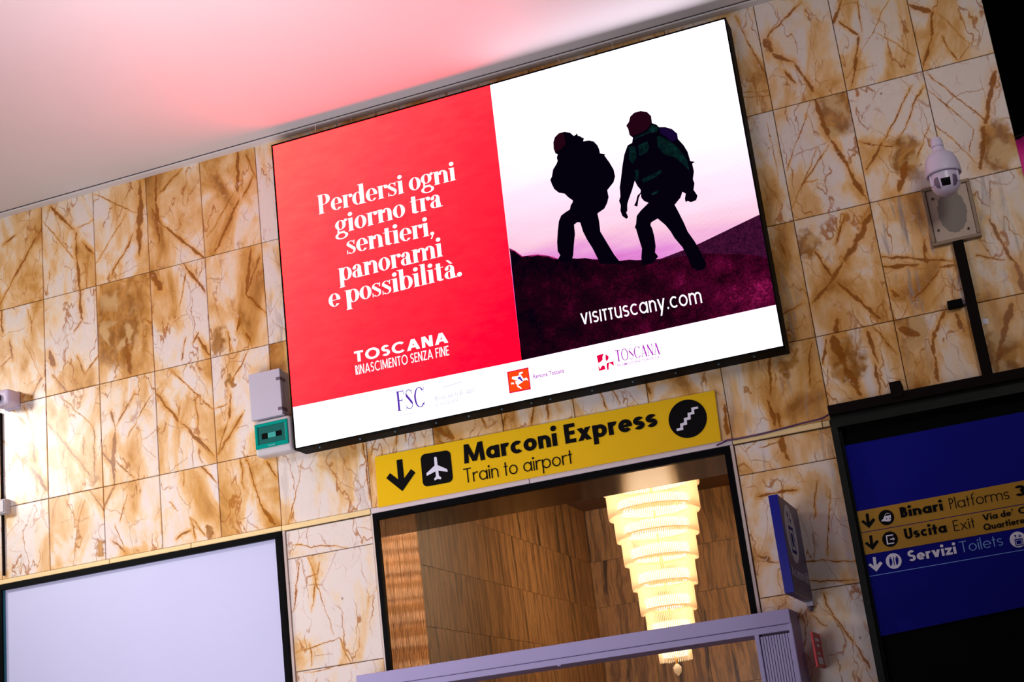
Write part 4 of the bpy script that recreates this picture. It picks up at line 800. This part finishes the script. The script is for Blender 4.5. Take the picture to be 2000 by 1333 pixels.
bl('C', [(6.7023,2.8085),(6.7509,2.8092)], .036, M_ink, .21)
bl('Quartiere', [(6.494,2.7472),(6.7246,2.7524)], .036, M_ink, .21)
bl('Servizi', [(6.0429,2.6389),(6.3186,2.6415)], .064, M_white, .22)
bl('Toilets', [(6.342,2.6421),(6.5825,2.6467)], .064, M_lblue, .085, .12)
for (a, b) in [(6.1718,3.5669),(6.1718,3.5669)][:1]:
    part('clamp', B(a-.035, a+.035, -.15, .0, 3.60, 3.70, bev=.004, seg=1), M_pipe, bd)

# conduit from the plate to the board
cd = thing('conduit', 'dark brown conduit running down the wall between the camera plate and the board', 'conduit', (6.70, 0, 3.63))
part('duct', B(6.668, 6.732, -.05, .0, 3.637, 4.515, bev=.006, seg=1), M_pipe, cd)
dv = thing('door_contact_device', 'small black box-shaped device clipped beside the dark conduit', 'device', (6.62, 0, 4.08))
q = [(6.5609,4.1507),(6.6508,4.1433),(6.6483,4.101),(6.5572,4.102)]
part('housing', B(q[0][0], q[1][0], -.05, .0, q[2][1], q[0][1], bev=.006), M_blackrub, dv)
part('connector', B(q[1][0]-.012, q[1][0]+.03, -.035, .0, q[2][1]+.012, q[0][1]-.012, bev=.003), M_hinge, dv)
q = [(6.7389,4.0064),(6.7718,4.0055),(6.7711,3.973),(6.7382,3.9738)]
lb = obj('inventory_label', P([q[3], q[2], q[1], q[0]], 0, .0015), M_white); tag(lb, 'tiny white printed label stuck on the marble right of the conduit', 'label')

# ---------------------------------------------------------------- wall plate and dome camera
pt = thing('cover_plate', 'beige rectangular metal cover plate behind the dome camera', 'plate', (6.70, 0, 4.52))
o4 = [(6.5559,4.9035),(6.8498,4.8982),(6.84,4.5139),(6.5468,4.5167)]; X0 = (o4[0][0]+o4[3][0])/2; X1 = (o4[1][0]+o4[2][0])/2; Z1_ = (o4[0][1]+o4[1][1])/2; Z0_ = (o4[2][1]+o4[3][1])/2
bm = bmesh.new(); b_ = .022
for a in ((X0, X1, Z0_, Z0_+b_), (X0, X1, Z1_-b_, Z1_), (X0, X0+b_, Z0_+b_, Z1_-b_), (X1-b_, X1, Z0_+b_, Z1_-b_)): box(bm, a[0], a[1], -.035, 0, a[2], a[3], bev=.004, seg=1)
part('frame', bm, M_beige_d, pt)
part('panel', B(X0+b_+.003, X1-b_-.003, -.022, 0, Z0_+b_+.003, Z1_-b_-.003), M_beige, pt)
ov = [(X0+.155+.085*math.cos(2*PI*i/40)+.004*math.sin(i*2.3), Z0_+.20+.14*math.sin(2*PI*i/40)+.004*math.cos(i*3.1)) for i in range(40)]
part('grey_patch', P(ov, -.0215, .0012), mat('grey_patch_paint', srgb(120, 112, 104), .6, noise=.08), pt)  # greyer oval on the plate panel
for (a, b) in [(6.6088,4.8211),(6.6044,4.6108),(6.7789,4.5809)]:
    part('bolt', lathe(bmesh.new(), [(0, -.012), (.007, -.010), (.007, 0)], (a, -.022, b), 10, axis='y'), M_bolt, pt)

DX, DY = 6.706, -.35
dc = thing('dome_camera', 'white dome surveillance camera on a wall arm in front of the beige plate', 'camera', (DX, DY, 4.69))
part('mount_cap', lathe(bmesh.new(), [(.012, 5.085), (.030, 5.075), (.036, 5.05), (.037, 5.022), (.030, 5.018), (.037, 5.012), (.040, 4.985), (.033, 4.975)], (DX, DY, 0), 28, cap=True), M_cam, dc, smooth=False)
part('mount_arm', tube(bmesh.new(), [(DX, DY+.02, 5.03), (DX, DY+.06, 5.02), (DX, -.16, 4.90), (DX, -.08, 4.86), (DX, -.028, 4.85)], .020, 12), M_cam, dc, smooth=True)
part('shell', lathe(bmesh.new(), [(.03, 4.990), (.050, 4.984), (.078, 4.960), (.094, 4.928), (.102, 4.892), (.105, 4.850), (.105, 4.836), (.098, 4.836), (.090, 4.850)], (DX, DY, 0), 40), M_cam, dc, smooth=True)
prof = [(.088, 4.86)]
for i in range(12):
    a = PI/2*i/11; prof.append((.086*math.cos(a)+.0001, 4.785-.082*math.sin(a)))
ball = part('camera_head', lathe(bmesh.new(), prof, (DX, DY, 0), 40), M_cam, dc, smooth=True)
for s in (-1, 1):
    part('side_bracket', B(DX+s*.078-.008, DX+s*.078+.008, DY-.045, DY+.03, 4.765, 4.85, bev=.006), M_cam, dc)
# face: window and LED arrays set proud of the ball, turned outwards
def on_ball(pts, r, yaw=0):
    bm = bmesh.new()
    def pos(u, v_):
        az = math.radians(u+yaw); el = math.radians(v_)
        return (DX+r*math.sin(az)*math.cos(el), DY-r*math.cos(az)*math.cos(el), 4.785+r*.96*math.sin(el))
    # subdivide the outline into a fan of small rings for curvature
    cx = sum(p_[0] for p_ in pts)/len(pts); cy = sum(p_[1] for p_ in pts)/len(pts); rings = []
    for k in (1, .66, .33): rings.append([bm.verts.new(pos(cx+(a-cx)*k, cy+(b-cy)*k)) for a, b in pts])
    for A_, B_ in zip(rings, rings[1:]):
        for i in range(len(pts)): bm.faces.new((A_[i], A_[(i+1)%len(pts)], B_[(i+1)%len(pts)], B_[i]))
    bm.faces.new(rings[-1]); return bm
YW = 4
part('lens_window', on_ball([(-19, -29), (17, -29), (17, 2), (-19, 2)], .0905, YW), M_lens, dc)
part('led_array', on_ball([(30, -36), (44, -30), (52, -12), (48, 10), (36, 22), (29, 16), (27, -10)], .0895, YW), M_led, dc)
part('led_array', on_ball([(-30, -36), (-44, -30), (-52, -12), (-48, 10), (-36, 22), (-29, 16), (-27, -10)], .0895, YW), M_led, dc)

# left edge: small turret camera, sensor and cable
tcx, tcz = -.30, 4.925
tcam = thing('turret_camera', 'small white camera with round black lens at the left picture edge', 'camera', (tcx, 0, 4.85))
part('housing', B(-.375, -.215, -.16, -.01, 4.862, 4.985, bev=.03, seg=4), M_cam, tcam, smooth=True)
part('lens', lathe(bmesh.new(), [(.034, -.024), (.036, 0), (.02, .01)], (-.315, -.165, 4.915), 24, axis='y', cap=True), M_lens, tcam, smooth=False)
part('base', B(-.36, -.23, -.03, .0, 4.855, 4.99, bev=.008), M_cam, tcam)
sn = thing('wall_sensor', 'small grey box on the wall at the left picture edge, below the turret camera', 'sensor', (-.38, 0, 4.06))
part('housing', B(-.44, -.335, -.07, .0, 4.055, 4.165, bev=.008), M_greylt, sn)
part('lid', B(-.43, -.345, -.078, -.068, 4.065, 4.155, bev=.003), M_greylt, sn)
cb = obj('wall_cable', tube(bmesh.new(), [(-.405, -.012, 4.85), (-.405, -.012, 4.3), (-.40, -.012, 3.60)], .010, 8), M_pipe); tag(cb, 'dark vertical cable on the marble at the left picture edge', 'cable')

# ---------------------------------------------------------------- junction boxes left of the screen
q = [(1.8092,4.6625),(2.06,4.6624),(2.0614,4.3251),(1.813,4.3228)]
jb = thing('junction_box', 'plain grey hinged junction box left of the big screen', 'electrical box', (1.93, 0, 4.33))
ja, jbb = (q[0][0]+q[3][0])/2, (q[1][0]+q[2][0])/2; jz0, jz1 = (q[2][1]+q[3][1])/2, (q[0][1]+q[1][1])/2
part('body', B(ja+.008, jbb-.004, -.085, 0, jz0+.006, jz1-.006, bev=.008), M_greypl, jb)
part('lid', B(ja, jbb, -.135, -.088, jz0, jz1, bev=.005), M_greypl, jb)
for z in (jz1-.075, jz0+.045):
    h_ = part('hinge', B(jbb-.032, jbb+.004, -.139, -.06, z-.011, z+.011, bev=.004), M_hinge, jb)
part('latch', B(ja-.006, ja+.01, -.10, -.07, jz0+.14, jz0+.20, bev=.003), M_greypl, jb)
db = thing('breaker_box', 'light grey breaker box with a green-tinted window, below the plain grey box', 'electrical box', (1.95, 0, 4.05))
q = [(1.8184,4.2911),(2.0918,4.3035),(2.0912,4.101),(1.8146,4.077)]
da, dbb = (q[0][0]+q[3][0])/2, (q[1][0]+q[2][0])/2; dz0, dz1 = 4.062, 4.318
part('body', B(da, dbb+.012, -.118, 0, dz0, dz1, bev=.022, seg=4), M_greylt, db, smooth=False)
M_teal = mat('teal_window_plastic', srgb(0, 150, 135), .12, noise=.1, nscale=9)
M_teald = mat('teal_tinted_recess', srgb(8, 96, 90), .3, noise=.1, nscale=9)
M_tealg = mat('teal_tinted_breaker', srgb(60, 168, 158), .3, noise=.1, nscale=20)
wx0, wx1, wz0, wz1 = da+.012, dbb-.004, dz0+.050, dz1-.028
bm = bmesh.new()
for a in ((wx0, wx1, wz0, wz0+.03), (wx0, wx1, wz1-.022, wz1), (wx0, wx0+.022, wz0+.03, wz1-.022), (wx1-.022, wx1, wz0+.03, wz1-.022)): box(bm, a[0], a[1], -.130, -.116, a[2], a[3], bev=.003, seg=1)
part('window_frame', bm, M_teal, db)
part('window_recess', B(wx0+.02, wx1-.02, -.122, -.116, wz0+.028, wz1-.02), M_teald, db)
zc = (wz0+wz1)/2-.004; wm = (wx0+wx1)/2
part('breaker_slot', B(wm-.078, wm-.028, -.125, -.12, zc-.020, zc+.020), M_blackrub, db)
part('breaker_slot', B(wm+.035, wm+.078, -.125, -.12, zc-.016, zc+.020), M_blackrub, db)
part('breaker', B(wm-.028, wm+.035, -.129, -.12, zc-.018, zc+.018, bev=.002), M_tealg, db)
part('latch', B(wm-.03, wm+.03, -.136, -.128, wz0+.006, wz0+.018, bev=.003), M_tealg, db)

# ---------------------------------------------------------------- blank display board, lower left
wbk = thing('blank_display_board', 'large blank pale board in a black frame, lower left', 'board', (.75, 0, 1.2))
bm = bmesh.new(); zt = 3.532
for a in ((-.44, 1.922, 3.490, zt), (-.44, -.405, 1.2, 3.490), (1.878, 1.922, 1.2, 3.490), (-.44, 1.922, 1.16, 1.2)): box(bm, a[0], a[1], -.035, .055, a[2], a[3], bev=.002, seg=1)
part('frame', bm, M_black, wbk)
part('inner_edge', B(-.405, -.398, -.02, .055, 1.2, 3.490), mat('teal_edge', srgb(20, 90, 110), .4, noise=.1), wbk)
part('panel', B(-.405, 1.878, .0, .055, 1.2, 3.490), M_panel, wbk)

# ---------------------------------------------------------------- lift sign, mount, red sign
LX = 5.447
ls = thing('lift_sign', 'blue projecting sign with white lift symbol, between doorway and station board', 'sign', (5.42, 0, 2.50))
part('body', B(LX-.055, LX, -.68, -.02, 2.500, 3.062, bev=.004, seg=1), mat('lift_sign_blue', srgb(44, 32, 110), .35, noise=.08, nscale=4), ls)
part('front_edge', B(LX-.054, LX-.001, -.684, -.678, 2.503, 3.059), mat('lift_sign_edge', srgb(14, 14, 150), .3, noise=.08, nscale=4), ls)
def side(u, v_): return (LX+.0015, u, v_)
bm = bmesh.new(); bm.faces.new([bm.verts.new((LX+.001, -.425+.178*math.cos(2*PI*i/48), 2.862+.172*math.sin(2*PI*i/48))) for i in range(48)]); part('symbol_disc', bm, M_white, ls)
bm = bmesh.new(); ic = []
R_(ic, -.495, 2.745, -.355, 2.765); R_(ic, -.495, 2.885, -.355, 2.905); R_(ic, -.50, 2.745, -.478, 2.905); R_(ic, -.372, 2.745, -.35, 2.905); R_(ic, -.455, 2.785, -.395, 2.865)
D_(ic, -.465, 2.925, -.465, 2.985, .014); ic.append([(-.49, 2.96), (-.465, 3.0), (-.44, 2.96)]); D_(ic, -.385, 2.94, -.385, 3.0, .014); ic.append([(-.41, 2.955), (-.385, 2.918), (-.36, 2.955)])
for k, p_ in enumerate(ic): bm.faces.new([bm.verts.new((LX+.0016+k*2e-5, a, b)) for a, b in p_])
part('lift_symbol', bm, M_blue, ls)
letters(ls, 'lettering', 'Ascensore Lift', G(.17), .10, (-.655, 2.598), (-.06, 2.598), .066, 0, M_white, mapper=lambda u, v_, k: (LX+.0018+k*8e-6, u, v_))
bkt = thing('sign_bracket_box', 'tiny pale cube fixed to the marble just under the blue projecting sign', 'box', (5.45, 0, 2.44))
q = [(5.4047,2.5199),(5.4478,2.5193),(5.4458,2.4738),(5.4027,2.4743)]
part('housing', B(q[0][0], q[1][0], -.06, 0, q[2][1], q[0][1], bev=.004), M_greypl, bkt)
part('cable_gland', lathe(bmesh.new(), [(.008, -.03), (.012, -.02), (.012, .0)], ((q[0][0]+q[1][0])/2, -.03, q[2][1]), 12, cap=True), M_hinge, bkt)
rs = thing('red_sign', 'small red projecting sign with white print, below the blue lift sign', 'sign', (5.44, 0, 2.11))
part('plate', B(LX-.012, LX, -.285, -.012, 2.105, 2.307, bev=.001, seg=1), M_red, rs)
bm = bmesh.new()
for (a, b, c, d) in ((-.24, 2.255, -.09, 2.275), (-.20, 2.225, -.10, 2.24), (-.23, 2.125, -.06, 2.165), (-.22, 2.18, -.12, 2.192)): bm.faces.new([bm.verts.new((LX+.001, *w_)) for w_ in ((a, b), (c, b), (c, d), (a, d))])
part('print', bm, M_white, rs)
part('wall_flange', B(LX-.03, LX+.03, -.012, 0, 2.12, 2.29), M_jamb, rs)

# purple cable on the ledge
pc = obj('purple_cable', tube(bmesh.new(), [(x_, y_, z_) for (x_, z_), y_ in zip([(5.022,3.5462),(5.063,3.5549),(5.0912,3.566),(5.1565,3.5633),(5.2874,3.5642),(5.4183,3.5715),(5.5486,3.5818),(5.645,3.5856),(5.6932,3.5891),(5.7339,3.6038),(5.7648,3.6172)], (-.03, -.03, -.022, -.02, -.02, -.02, -.02, -.02, -.02, -.02, -.03))], .0055, 8), M_purple); tag(pc, 'thin purple cable lying along the cream ledge right of the yellow sign', 'cable')

# pink hanging beyond the wall
bn = thing('pink_banner', 'bright pink banner glimpsed beyond the right end of the marble wall', 'banner', (7.6, 2.0, 5.2))
bm = bmesh.new(); n_ = 14; rowz = [5.86, 5.72, 5.5, 5.25, 4.95]
vs = [[bm.verts.new((7.22+.9*i/n_, 2.0+.03*math.sin(i*1.9)+.01*k, z+(.10*(i/n_) if k == 0 else 0))) for i in range(n_+1)] for k, z in enumerate(rowz)]
for a, b in zip(vs, vs[1:]):
    for i in range(n_): bm.faces.new((a[i], a[i+1], b[i+1], b[i]))
o = part('cloth', bm, M_pink, bn, smooth=True, recalc=False); sm = o.modifiers.new('s', 'SOLIDIFY'); sm.thickness = .004
part('rod', tube(bmesh.new(), [(7.16, 2.0, 5.87), (8.2, 2.0, 5.98)], .012, 8), M_pipe, bn)

# ---------------------------------------------------------------- lilac portal in front of the doorway
pf = thing('portal_frame', 'lilac-grey powder-coated portal header and ribbed post in front of the doorway', 'door frame', (3.93, -.15, 0))
py = -.30
part('header', B(2.532, 5.338, py, .0, 2.372, 2.456, bev=.004), M_lilac, pf)
part('header_lower', B(2.540, 5.330, py+.004, .0, 2.332, 2.370, bev=.003), M_lilac, pf)
part('groove', B(2.55, 5.325, py+.010, -.01, 2.366, 2.376), M_lilac_d, pf)
part('sensor', B(3.885, 3.91, py+.0, py+.03, 2.324, 2.334, bev=.004), M_lilac, pf)
bm = bmesh.new(); box(bm, 5.112, 5.140, py, .0, 0, 2.334, bev=.004); box(bm, 5.318, 5.342, py-.003, .0, 0, 2.372, bev=.006); box(bm, 5.138, 5.320, py+.045, .0, 0, 2.334)
part('post', bm, M_lilac, pf)
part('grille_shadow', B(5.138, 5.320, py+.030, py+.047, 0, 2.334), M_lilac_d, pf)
for k in range(11):
    x = 5.145+k*.0162
    part('rib', B(x, x+.0125, py+.006, py+.032, .02, 2.318), M_lilac, pf)
bm = bmesh.new(); box(bm, 2.532, 2.60, py, .0, 0, 2.334, bev=.004); part('post', bm, M_lilac, pf)
